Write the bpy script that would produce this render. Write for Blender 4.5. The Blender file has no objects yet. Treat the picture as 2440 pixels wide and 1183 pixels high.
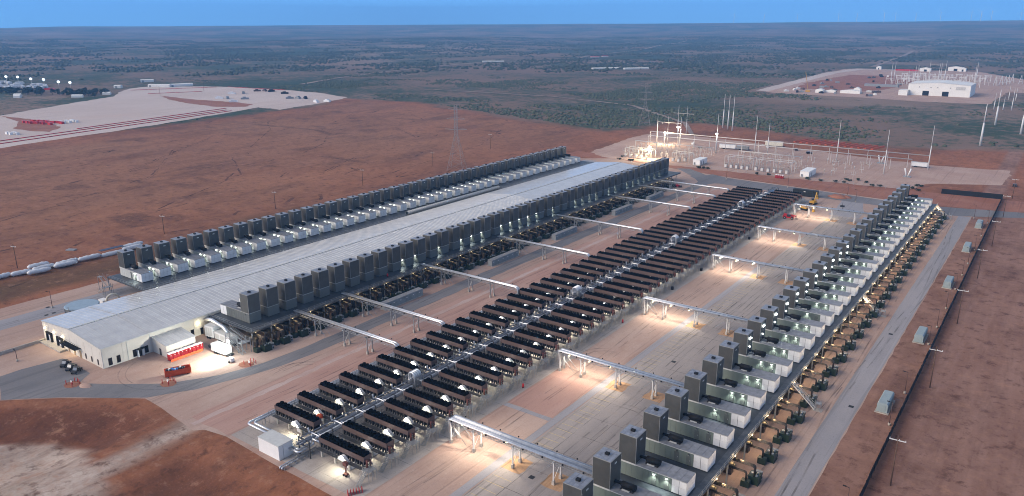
import bpy, bmesh, math, random
import numpy as np
from mathutils import Vector, Matrix

random.seed(7)
rng = np.random.default_rng(11)
S = bpy.context.scene
COL = S.collection
R = math.radians

# ------------------------------------------------------------------ camera
YAW, PIT, ROL, FPX = 0.6292435, 0.2899070, 0.0008874, 1800.329
CAMZ = 95.0
fw = Vector((-math.sin(YAW) * math.cos(PIT), math.cos(YAW) * math.cos(PIT), -math.sin(PIT)))
rt = Vector((math.cos(YAW), math.sin(YAW), 0))
dn = fw.cross(rt)
rt2 = math.cos(ROL) * rt + math.sin(ROL) * dn
dn2 = -math.sin(ROL) * rt + math.cos(ROL) * dn
cd = bpy.data.cameras.new('camera')
cam = bpy.data.objects.new('camera', cd)
COL.objects.link(cam)
M3 = Matrix((rt2, -dn2, -fw)).transposed()
cam.matrix_world = Matrix.Translation((0, 0, CAMZ)) @ M3.to_4x4()
cd.sensor_width = 36.0
cd.lens = FPX / 2440 * 36.0
cd.clip_start = 1.0
cd.clip_end = 40000
S.camera = cam

# ------------------------------------------------------------------ sky, sun, exposure
SUN_EL, SUN_AZ = R(28), R(215)          # azimuth measured clockwise from +Y
W = bpy.data.worlds.new('World')
S.world = W
W.use_nodes = True
nt = W.node_tree
nt.nodes.clear()
wo = nt.nodes.new('ShaderNodeOutputWorld')
bg = nt.nodes.new('ShaderNodeBackground')
sky = nt.nodes.new('ShaderNodeTexSky')
sky.sky_type = 'NISHITA'
sky.sun_disc = False
sky.sun_elevation = SUN_EL
sky.sun_rotation = SUN_AZ
sky.altitude = 2500
sky.air_density = 1.0
sky.dust_density = 0.0
sky.ozone_density = 4.0
hsv = nt.nodes.new('ShaderNodeHueSaturation')
hsv.inputs['Saturation'].default_value = 0.36
nt.links.new(sky.outputs[0], hsv.inputs['Color'])
tc = nt.nodes.new('ShaderNodeTexCoord')
sx = nt.nodes.new('ShaderNodeSeparateXYZ')
nt.links.new(tc.outputs['Generated'], sx.inputs[0])
el = nt.nodes.new('ShaderNodeMapRange'); el.interpolation_type = 'SMOOTHSTEP'
el.inputs['From Min'].default_value = 0.03; el.inputs['From Max'].default_value = 0.30
el.inputs['To Min'].default_value = 1.0; el.inputs['To Max'].default_value = 0.05
nt.links.new(sx.outputs['Z'], el.inputs['Value'])
bl = nt.nodes.new('ShaderNodeMapRange')              # dusk band: a little paler at the horizon
bl.inputs['From Min'].default_value = 0.0; bl.inputs['From Max'].default_value = 0.05
nt.links.new(sx.outputs['Z'], bl.inputs['Value'])
bc = nt.nodes.new('ShaderNodeMix'); bc.data_type = 'RGBA'
bc.inputs['A'].default_value = (1.35, 3.9, 7.6, 1); bc.inputs['B'].default_value = (1.10, 3.5, 7.9, 1)
nt.links.new(bl.outputs[0], bc.inputs['Factor'])
mixs = nt.nodes.new('ShaderNodeMix'); mixs.data_type = 'RGBA'
nt.links.new(el.outputs[0], mixs.inputs['Factor'])
nt.links.new(hsv.outputs[0], mixs.inputs['A']); nt.links.new(bc.outputs['Result'], mixs.inputs['B'])
nt.links.new(mixs.outputs['Result'], bg.inputs['Color'])
bg.inputs['Strength'].default_value = 0.13
nt.links.new(bg.outputs[0], wo.inputs['Surface'])

sd = bpy.data.lights.new('sun', 'SUN')
sd.energy = 2.5
sd.angle = R(40)
sd.color = (1.0, 0.85, 0.70)
sun = bpy.data.objects.new('sun', sd)
COL.objects.link(sun)
sdir = Vector((math.sin(SUN_AZ) * math.cos(SUN_EL), math.cos(SUN_AZ) * math.cos(SUN_EL), math.sin(SUN_EL)))
sun.rotation_euler = sdir.to_track_quat('Z', 'Y').to_euler()
sun.location = (0, 0, 300)

vs = S.view_settings
vs.view_transform = 'Standard'
vs.look = 'None'
vs.gamma = 1.0
vs.exposure = 0.74
vs.use_curve_mapping = False
S.cycles.use_denoising = True
S.cycles.filter_width = 1.0
S.cycles.max_bounces = 5
S.cycles.diffuse_bounces = 2
S.cycles.glossy_bounces = 2
S.cycles.transmission_bounces = 2
S.cycles.volume_bounces = 0
S.cycles.transparent_max_bounces = 6
S.cycles.sample_clamp_indirect = 4.0

# ------------------------------------------------------------------ materials
MATS = {}
def mat(name, col, rough=0.7, metal=0.0, var=0.12, scale=0.6, col2=None, bump=0.0, bscale=8.0, spec=0.3, rnd=0.0, grime=0.0):
    if name in MATS: return MATS[name]
    m = bpy.data.materials.new(name); MATS[name] = m
    m.use_nodes = True
    t = m.node_tree; N = t.nodes; L = t.links
    b = N['Principled BSDF']
    b.inputs['Roughness'].default_value = rough
    b.inputs['Metallic'].default_value = metal
    b.inputs['Specular IOR Level'].default_value = spec
    c1 = tuple(col) + (1,)
    c2 = tuple(col2) + (1,) if col2 else tuple(max(0, x * (1 - 2.2 * var)) for x in col) + (1,)
    geo = N.new('ShaderNodeNewGeometry')
    n1 = N.new('ShaderNodeTexNoise'); n1.inputs['Scale'].default_value = scale
    n1.inputs['Detail'].default_value = 5; n1.inputs['Roughness'].default_value = 0.65
    L.new(geo.outputs['Position'], n1.inputs['Vector'])
    rp = N.new('ShaderNodeValToRGB')
    rp.color_ramp.elements[0].position = 0.36; rp.color_ramp.elements[1].position = 0.66
    rp.color_ramp.elements[0].color = c2; rp.color_ramp.elements[1].color = c1
    L.new(n1.outputs['Fac'], rp.inputs['Fac'])
    out = rp.outputs['Color']
    if rnd > 0:
        oi = N.new('ShaderNodeObjectInfo')
        mr = N.new('ShaderNodeMapRange'); mr.inputs['To Min'].default_value = 1 - rnd; mr.inputs['To Max'].default_value = 1 + rnd
        L.new(oi.outputs['Random'], mr.inputs['Value'])
        mx = N.new('ShaderNodeVectorMath'); mx.operation = 'SCALE'
        L.new(out, mx.inputs[0]); L.new(mr.outputs[0], mx.inputs['Scale'])
        out = mx.outputs[0]
    if grime > 0:
        n2 = N.new('ShaderNodeTexNoise'); n2.inputs['Scale'].default_value = 1.7; n2.inputs['Detail'].default_value = 6
        mp = N.new('ShaderNodeMapping'); mp.inputs['Scale'].default_value = (1, 1, 0.25)
        L.new(geo.outputs['Position'], mp.inputs['Vector']); L.new(mp.outputs[0], n2.inputs['Vector'])
        mr2 = N.new('ShaderNodeMapRange'); mr2.inputs['From Min'].default_value = 0.5; mr2.inputs['From Max'].default_value = 0.8
        mr2.inputs['To Max'].default_value = grime
        L.new(n2.outputs['Fac'], mr2.inputs['Value'])
        mg = N.new('ShaderNodeMix'); mg.data_type = 'RGBA'
        L.new(mr2.outputs[0], mg.inputs['Factor']); L.new(out, mg.inputs['A'])
        mg.inputs['B'].default_value = (0.16, 0.10, 0.07, 1)
        out = mg.outputs['Result']
    L.new(out, b.inputs['Base Color'])
    if bump > 0:
        n3 = N.new('ShaderNodeTexNoise'); n3.inputs['Scale'].default_value = bscale; n3.inputs['Detail'].default_value = 4
        L.new(geo.outputs['Position'], n3.inputs['Vector'])
        bp = N.new('ShaderNodeBump'); bp.inputs['Strength'].default_value = bump; bp.inputs['Distance'].default_value = 0.05
        L.new(n3.outputs['Fac'], bp.inputs['Height']); L.new(bp.outputs[0], b.inputs['Normal'])
    return m

def emat(name, col, strength):
    if name in MATS: return MATS[name]
    m = bpy.data.materials.new(name); MATS[name] = m
    m.use_nodes = True
    b = m.node_tree.nodes['Principled BSDF']
    b.inputs['Base Color'].default_value = (0.8, 0.8, 0.8, 1)
    b.inputs['Emission Color'].default_value = tuple(col) + (1,)
    b.inputs['Emission Strength'].default_value = strength
    m.cycles.emission_sampling = 'NONE'
    return m

def gmat(name, layers, bump=0.25, rough=0.92, spec=0.15, trk=0.5):
    """ground material: base colour then (colour, scale, lo, hi, amount, stretch) noise layers mixed over it"""
    if name in MATS: return MATS[name]
    m = bpy.data.materials.new(name); MATS[name] = m
    m.use_nodes = True
    t = m.node_tree; N = t.nodes; L = t.links
    b = N['Principled BSDF']; b.inputs['Roughness'].default_value = rough; b.inputs['Specular IOR Level'].default_value = spec
    geo = N.new('ShaderNodeNewGeometry')
    rgb = N.new('ShaderNodeRGB'); rgb.outputs[0].default_value = tuple(layers[0]) + (1,)
    out = rgb.outputs[0]
    last = None
    for (c, sc, lo, hi, amt, st) in layers[1:]:
        mp = N.new('ShaderNodeMapping'); mp.inputs['Scale'].default_value = (st[0], st[1], 1)
        mp.inputs['Location'].default_value = (sc * 37.1, sc * 11.7, 0)
        if len(st) > 2: mp.inputs['Rotation'].default_value = (0, 0, st[2])
        L.new(geo.outputs['Position'], mp.inputs['Vector'])
        n = N.new('ShaderNodeTexNoise'); n.inputs['Scale'].default_value = sc
        n.inputs['Detail'].default_value = 7; n.inputs['Roughness'].default_value = 0.68
        L.new(mp.outputs[0], n.inputs['Vector'])
        mr = N.new('ShaderNodeMapRange'); mr.inputs['From Min'].default_value = lo; mr.inputs['From Max'].default_value = hi
        mr.inputs['To Max'].default_value = amt
        L.new(n.outputs['Fac'], mr.inputs['Value'])
        mx = N.new('ShaderNodeMix'); mx.data_type = 'RGBA'
        L.new(mr.outputs[0], mx.inputs['Factor']); L.new(out, mx.inputs['A'])
        mx.inputs['B'].default_value = tuple(c) + (1,)
        out = mx.outputs['Result']
        last = n
    for (sc, st, lo, hi, c, amt) in ((2.2, (1, 1, 1), .55, .75, tuple(x*.45 for x in layers[0]), .55), (2.2, (1, 1, 1), .42, .25, tuple(min(.9, x*1.5) for x in layers[0]), .45),
                                     (.5, (1, .016, 1), .55, .64, tuple(x*.62 for x in layers[0]), trk), (.8, (1, .012, 1), .42, .32, tuple(min(.9, x*1.3) for x in layers[0]), trk)):
        mp = N.new('ShaderNodeMapping'); mp.inputs['Scale'].default_value = st; mp.inputs['Location'].default_value = (sc*5, lo*90, 0)
        L.new(geo.outputs['Position'], mp.inputs['Vector'])
        n = N.new('ShaderNodeTexNoise'); n.inputs['Scale'].default_value = sc; n.inputs['Detail'].default_value = 4; n.inputs['Roughness'].default_value = .75
        L.new(mp.outputs[0], n.inputs['Vector'])
        mr = N.new('ShaderNodeMapRange'); mr.inputs['From Min'].default_value = lo; mr.inputs['From Max'].default_value = hi; mr.inputs['To Max'].default_value = amt
        L.new(n.outputs['Fac'], mr.inputs['Value'])
        mx = N.new('ShaderNodeMix'); mx.data_type = 'RGBA'
        L.new(mr.outputs[0], mx.inputs['Factor']); L.new(out, mx.inputs['A']); mx.inputs['B'].default_value = tuple(c) + (1,)
        out = mx.outputs['Result']
    L.new(out, b.inputs['Base Color'])
    if bump and last:
        bp = N.new('ShaderNodeBump'); bp.inputs['Strength'].default_value = bump; bp.inputs['Distance'].default_value = 0.15
        L.new(last.outputs['Fac'], bp.inputs['Height']); L.new(bp.outputs[0], b.inputs['Normal'])
    return m

# ------------------------------------------------------------------ mesh builder
class MB:
    def __init__(s): s.v = []; s.f = []; s.m = []; s.s = []
    def _add(s, vs, fs, m=0, sm=False):
        o = len(s.v); s.v += [tuple(p) for p in vs]
        for f in fs: s.f.append(tuple(i + o for i in f)); s.m.append(m); s.s.append(sm)
        return s
    def box(s, x0, y0, z0, x1, y1, z1, m=0):
        if x0 > x1: x0, x1 = x1, x0
        if y0 > y1: y0, y1 = y1, y0
        return s._add([(x0,y0,z0),(x1,y0,z0),(x1,y1,z0),(x0,y1,z0),(x0,y0,z1),(x1,y0,z1),(x1,y1,z1),(x0,y1,z1)],
                      [(3,2,1,0),(4,5,6,7),(0,1,5,4),(1,2,6,5),(2,3,7,6),(3,0,4,7)], m)
    def beam(s, p, q, w, h=None, m=0):
        h = h or w
        p, q = Vector(p), Vector(q); d = (q - p).normalized()
        u = d.cross(Vector((0, 0, 1)))
        if u.length < 1e-3: u = Vector((1, 0, 0))
        u.normalize(); n = u.cross(d)
        vs = []
        for c in (p, q):
            for a, b_ in ((-1, -1), (1, -1), (1, 1), (-1, 1)): vs.append(c + u * (a * w / 2) + n * (b_ * h / 2))
        return s._add(vs, [(0,1,2,3),(7,6,5,4),(0,4,5,1),(1,5,6,2),(2,6,7,3),(3,7,4,0)], m)
    def tube(s, pts, r, n=8, m=0, caps=True, r2=None):
        pts = [Vector(p) for p in pts]; k = len(pts)
        T = []
        for i in range(k):
            a = pts[max(0, i - 1)]; b = pts[min(k - 1, i + 1)]
            d = (b - a)
            if 0 < i < k - 1: d = (pts[i] - a).normalized() + (b - pts[i]).normalized()
            T.append(d.normalized())
        u = T[0].cross(Vector((0, 0, 1)))
        if u.length < 1e-3: u = Vector((1, 0, 0))
        u.normalize(); vs = []
        for i in range(k):
            u = (u - T[i] * u.dot(T[i])).normalized(); w = T[i].cross(u)
            rr = r if r2 is None else r + (r2 - r) * i / (k - 1)
            for j in range(n):
                a = 2 * math.pi * (j + 0.5) / n
                vs.append(pts[i] + u * (rr * math.cos(a)) + w * (rr * math.sin(a)))
        fs = [(i*n+j, i*n+(j+1) % n, (i+1)*n+(j+1) % n, (i+1)*n+j) for i in range(k-1) for j in range(n)]
        s._add(vs, fs, m, n > 5)
        if caps:
            o = len(s.v) - k * n
            s.f.append(tuple(o + j for j in reversed(range(n)))); s.m.append(m); s.s.append(False)
            s.f.append(tuple(o + (k-1)*n + j for j in range(n))); s.m.append(m); s.s.append(False)
        return s
    def cyl(s, x, y, z0, z1, r, n=12, m=0, r2=None): return s.tube([(x, y, z0), (x, y, z1)], r, n, m, True, r2)
    def prism(s, pts, z0, z1, m=0):
        n = len(pts)
        return s._add([(x, y, z0) for x, y in pts] + [(x, y, z1) for x, y in pts],
                      [tuple(reversed(range(n))), tuple(range(n, 2*n))] + [(i, (i+1) % n, n+(i+1) % n, n+i) for i in range(n)], m)
    def extr(s, prof, axis, a0, a1, m=0):
        """profile of (h, z) pairs extruded along x ('x') or y ('y')"""
        n = len(prof)
        P = (lambda h, z, a: (a, h, z)) if axis == 'x' else (lambda h, z, a: (h, a, z))
        return s._add([P(h, z, a0) for h, z in prof] + [P(h, z, a1) for h, z in prof],
                      [tuple(reversed(range(n))), tuple(range(n, 2*n))] + [(i, (i+1) % n, n+(i+1) % n, n+i) for i in range(n)], m)
    def blob(s, c, rx, ry, rz, seg=8, ring=5, m=0, jit=0.0, rs=random):
        vs = [(c[0], c[1], c[2] - rz)]
        for i in range(1, ring):
            th = math.pi * i / ring
            for j in range(seg):
                ph = 2 * math.pi * j / seg
                k = 1 + jit * (rs.random() * 2 - 1)
                vs.append((c[0] + rx*k*math.sin(th)*math.cos(ph), c[1] + ry*k*math.sin(th)*math.sin(ph), c[2] - rz*k*math.cos(th)))
        vs.append((c[0], c[1], c[2] + rz)); last = len(vs) - 1
        fs = [(0, 1+(j+1) % seg, 1+j) for j in range(seg)]
        for i in range(ring - 2):
            a = 1 + i*seg; b = a + seg
            fs += [(a+j, a+(j+1) % seg, b+(j+1) % seg, b+j) for j in range(seg)]
        a = 1 + (ring-2)*seg
        fs += [(a+j, a+(j+1) % seg, last) for j in range(seg)]
        return s._add(vs, fs, m, True)
    def mesh(s, name, *mats):
        me = bpy.data.meshes.new(name)
        me.from_pydata(s.v, [], s.f)
        for m in mats: me.materials.append(m)
        if len(mats) > 1: me.polygons.foreach_set('material_index', s.m)
        me.polygons.foreach_set('use_smooth', s.s)
        me.update()
        return me

def ob(name, me, parent=None, loc=None, rz=0.0, label=None, cat=None, group=None, kind=None):
    o = bpy.data.objects.new(name, me); COL.objects.link(o)
    if parent: o.parent = parent
    if loc: o.location = loc
    if rz: o.rotation_euler = (0, 0, rz)
    if label: o['label'] = label
    if cat: o['category'] = cat
    if group: o['group'] = group
    if kind: o['kind'] = kind
    return o
def thing(name, label, cat, loc=(0, 0, 0), rz=0.0, group=None):
    return ob(name, None, None, loc, rz, label, cat, group)
def copy_tree(o, parent=None):
    c = o.copy(); COL.objects.link(c); c.parent = parent
    for ch in o.children: copy_tree(ch, c)
    return c
def dup(root, loc, label, rz=None):
    c = copy_tree(root); c.location = loc
    if rz is not None: c.rotation_euler = (0, 0, rz)
    c['label'] = label
    return c
LD = {}
def light(kind, parent, loc, energy, col, radius=0.15, rot=None, cone=None, key=None):
    if key and key in LD: d = LD[key]
    else:
        d = bpy.data.lights.new('lamp_light', kind); d.energy = energy; d.color = col
        d.shadow_soft_size = radius
        if cone: d.spot_size = R(cone); d.spot_blend = 0.7
        if key: LD[key] = d
    o = bpy.data.objects.new('lamp_light', d); COL.objects.link(o)
    o.parent = parent; o.location = loc
    if rot: o.rotation_euler = rot
    return o
_t = ['', 'first', 'second', 'third', 'fourth', 'fifth', 'sixth', 'seventh', 'eighth', 'ninth', 'tenth', 'eleventh', 'twelfth', 'thirteenth',
      'fourteenth', 'fifteenth', 'sixteenth', 'seventeenth', 'eighteenth', 'nineteenth']
_d = ['', '', 'twent', 'thirt', 'fort', 'fift', 'sixt', 'sevent', 'eight', 'ninet']
def ordn(n):
    if n < 20: return _t[n]
    if n >= 100: return 'hundred-and-' + ordn(n - 100) if n > 100 else 'hundredth'
    return _d[n // 10] + ('ieth' if n % 10 == 0 else 'y-' + _t[n % 10])
def ends(i, n, near, far):
    """which one of n, counted from whichever end is closer"""
    k = i + 1
    if k == 1: return 'nearest', near
    if k == n: return 'farthest', far
    if k <= (n + 1) // 2: return ordn(k), 'from ' + near
    return ordn(n - i), 'from ' + far
# ------------------------------------------------------------------ terrain
def axis(lo, a, b, hi, st, g=1.09):
    c = list(np.arange(a, b + .1, st))
    d = st; x = c[-1]
    while x < hi: d *= g; x += d; c.append(x)
    d = st; x = c[0]; pre = []
    while x > lo: d *= g; x -= d; pre.append(x)
    return np.array(pre[::-1] + c)
def sdf(px, py, poly):
    """signed distance, positive inside"""
    d = np.full(px.shape, 1e9); ins = np.zeros(px.shape, bool); n = len(poly)
    for i in range(n):
        x0, y0 = poly[i]; x1, y1 = poly[(i + 1) % n]
        ex, ey = x1 - x0, y1 - y0
        t = np.clip(((px - x0)*ex + (py - y0)*ey) / (ex*ex + ey*ey + 1e-9), 0, 1)
        d = np.minimum(d, np.hypot(px - x0 - t*ex, py - y0 - t*ey))
        c = (y0 > py) != (y1 > py)
        with np.errstate(divide='ignore', invalid='ignore'):
            ins ^= c & (px < (x1 - x0) * (py - y0) / (y1 - y0 + 1e-12) + x0)
    return np.where(ins, d, -d)
def segd(px, py, pts):
    d = np.full(px.shape, 1e9)
    for (x0, y0), (x1, y1) in zip(pts[:-1], pts[1:]):
        ex, ey = x1 - x0, y1 - y0
        t = np.clip(((px - x0)*ex + (py - y0)*ey) / (ex*ex + ey*ey + 1e-9), 0, 1)
        d = np.minimum(d, np.hypot(px - x0 - t*ex, py - y0 - t*ey))
    return d
def ss(a, b, x):
    t = np.clip((x - a) / (b - a), 0, 1); return t*t*(3 - 2*t)
def vnoise(x, y, s, seed=0):
    x = x / s; y = y / s
    xi = np.floor(x).astype(np.int64); yi = np.floor(y).astype(np.int64); xf = x - xi; yf = y - yi
    def h(a, b):
        v = np.sin(a*127.1 + b*311.7 + seed*74.7) * 43758.5453
        return v - np.floor(v)
    u = xf*xf*(3-2*xf); w = yf*yf*(3-2*yf)
    return (h(xi, yi)*(1-u) + h(xi+1, yi)*u)*(1-w) + (h(xi, yi+1)*(1-u) + h(xi+1, yi+1)*u)*w

CLEARED = [(-900, 40), (-900, 250), (-700, 340), (-735, 600), (-769, 683), (-652, 701), (-481, 646), (-340, 611), (-331, 643), (-319, 706), (-266, 708),
           (-187, 679), (-113, 665), (-47, 690), (-23, 706), (200, 690), (200, 40)]
PITP = [(-262, 20), (-225, 54), (-212.7, 64.2), (-202.3, 73.2), (-190, 82), (-178.5, 87.6), (-167.5, 85.6), (-165.5, 76), (-164, 62), (-163, 20)]
PITP2 = [(-157.5, 20), (-157, 64), (-157.3, 76), (-155.5, 85.2), (-148, 87.6), (-140, 86.8), (-108, 86.6), (-60, 86), (-20, 86), (-20, 20)]
FIELD = [(-292, 60), (-292, 480), (-300, 560), (-336, 615), (-480, 648), (-650, 702), (-740, 690), (-720, 560), (-690, 250), (-640, 100)]
def height(px, py):
    z = -3.0 * ss(0, 17, sdf(px, py, PITP)) - 1.6 * ss(0, 14, sdf(px, py, PITP2))
    dd_ = sdf(px, py, PITP); z = z + ((vnoise(px, py, 6, 91) - .5)*.9 + (vnoise(px, py, 2.6, 92) - .5)*.35) * ss(1, 6, np.maximum(dd_, sdf(px, py, PITP2)))
    z = z - 0.25 * ss(0, 3, 6 - segd(px, py, [(-316, 60), (-317, 250), (-322, 480)]))
    r = np.hypot(px, py)
    th = np.arctan2(-px, py) - YAW                       # angle to the left of the view axis
    col = np.clip(1220 - 1800 * np.tan(np.clip(th, -.72, .72)), -100, 2540)
    hy = np.interp(col, [-100, 0, 90, 150, 800, 1220, 1650, 2440], [66.5, 66, 65, 62.5, 60, 57.5, 56.5, 50.5])
    crest = CAMZ - 8500 * np.cos(np.clip(th, -1.2, 1.2)) * (hy - 54.5) / 1800
    rough = (vnoise(px, py, 420, 3) - .5) * 16 + (vnoise(px, py, 1300, 5) - .5) * 24
    z = z + crest * ss(2600, 8500, r) - np.where(r > 8500, (r - 8500) * 0.03, 0)
    z = z + rough * ss(1800, 4500, r) * (1 - .75 * ss(6500, 8500, r))
    return z
gx = axis(-9000, -800, 30, 1500, 2.5); gy = axis(-400, 52, 740, 9500, 2.5)
GX, GY = np.meshgrid(gx, gy)
GZ = height(GX, GY)
nx, ny = len(gx), len(gy)
gm = bpy.data.meshes.new('ground')
gm.vertices.add(nx*ny)
gm.vertices.foreach_set('co', np.stack([GX, GY, GZ], -1).astype(np.float32).ravel())
ii = (np.arange(ny-1)[:, None]*nx + np.arange(nx-1)[None]).ravel()
quads = np.stack([ii, ii+1, ii+nx+1, ii+nx], -1).astype(np.int32)
gm.loops.add(quads.size); gm.loops.foreach_set('vertex_index', quads.ravel())
gm.polygons.add(len(quads)); gm.polygons.foreach_set('loop_start', np.arange(0, quads.size, 4, dtype=np.int32))
gm.polygons.foreach_set('use_smooth', np.ones(len(quads), bool))
gm.update(); gm.validate()
zc = np.zeros((ny, nx, 4), np.float32)
wob = (vnoise(GX, GY, 14, 1) - .5) * 14 + (vnoise(GX, GY, 55, 2) - .5) * 30
zc[..., 0] = ss(-14, 10, -sdf(GX, GY, CLEARED) + wob * .7)
fd = sdf(GX, GY, FIELD)
zc[..., 1] = ss(0, 60, fd + wob) * (0.45 + 0.55 * vnoise(GX, GY, 90, 8)) * ss(0, 120, GX*-.75 + GY*.1 - 225)
SCARS = [[(-524, 365), (-597, 438), (-643, 469), (-660, 500)], [(-394, 328), (-418, 377)], [(-613, 546), (-634, 575), (-600, 596), (-562, 595), (-530, 575), (-544, 545), (-575, 529), (-613, 546)],
         [(-433, 402), (-429, 420)], [(-464, 367), (-490, 410), (-520, 440)], [(-700, 330), (-715, 480), (-738, 665)], [(-665, 240), (-690, 420), (-700, 560)],
         [(-300, 130), (-301, 300), (-306, 470)], [(-520, 449), (-560, 460), (-640, 452)], [(-402, 300), (-412, 312)], [(-380, 200), (-430, 290), (-500, 330)],
         [(-420, 140), (-470, 250), (-560, 320)], [(-450, 480), (-520, 520)], [(-500, 250), (-600, 380)], [(-350, 330), (-380, 480), (-420, 560)]]
sc = np.zeros_like(GX)
for k, s_ in enumerate(SCARS):
    w_ = 1.6 if k in (5, 7, 8) else .9
    if k in (5, 7, 8): sc = np.maximum(sc, (1 - ss(w_, w_ + 2.8, segd(GX + (vnoise(GX, GY, 25, 40 + k) - .5)*12, GY, s_))) * (0.25 + 0.75*vnoise(GX, GY, 30, 20 + k)))
spot = ss(.80, .88, vnoise(GX*.55, GY*1.2, 11, 31)) * ss(.5, .7, vnoise(GX, GY, 90, 33)) * (fd > 0)
zc[..., 2] = np.clip(np.maximum(sc, spot * .6), 0, 1)
PITBOT = [(-262, 15), (-225, 40), (-205, 51), (-196.7, 58), (-188, 64.6), (-183, 67.4), (-176.4, 68.6), (-170.2, 68.0), (-166, 65), (-158, 63.5), (-150, 62.5), (-144, 61.5), (-138, 58), (-138, 15)]
pale = ss(-.6, 1.4, sdf(GX, GY, PITBOT) + wob*.06)
TRACK = [(-164.2, 92), (-162, 86), (-161.2, 76), (-160.3, 68), (-159, 55), (-158, 40)]
pale = np.maximum(pale, (1 - ss(2.2, 5.0, segd(GX + wob*.05, GY, TRACK))) * .9)
pale = np.maximum(pale, ss(13, 17, sdf(GX, GY, PITP2) + wob*.3) * (GX < -138) * (1 - ss(62, 68, GY)))
zc[..., 3] = pale
z2 = np.zeros((ny, nx, 4), np.float32)
z2[..., 3] = np.maximum(ss(1.0, 5, sdf(GX, GY, PITP) + wob*.12), .75*ss(3, 9, sdf(GX, GY, PITP2) + wob*.12) * (GX < -112)) * (1 - pale)  # alpha: mask that paints the shade of the pit slopes
z2[..., 0] = ss(-21.5, -18.5, GX) * (1 - ss(440, 475, GY + wob))
z2[..., 1] = ss(-330, -312, GX + wob*.4) * (1 - ss(-299, -290, GX + wob*.25)) * (1 - ss(300, 420, GY)) * (.55 + .45*vnoise(GX, GY, 22, 71))
z2[..., 2] = ss(-31, -30, GX) * (1 - ss(-21.6, -21, GX))
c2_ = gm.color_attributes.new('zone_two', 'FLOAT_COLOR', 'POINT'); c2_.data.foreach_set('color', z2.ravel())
ca = gm.color_attributes.new('zone', 'FLOAT_COLOR', 'POINT')
ca.data.foreach_set('color', zc.ravel())

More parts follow.
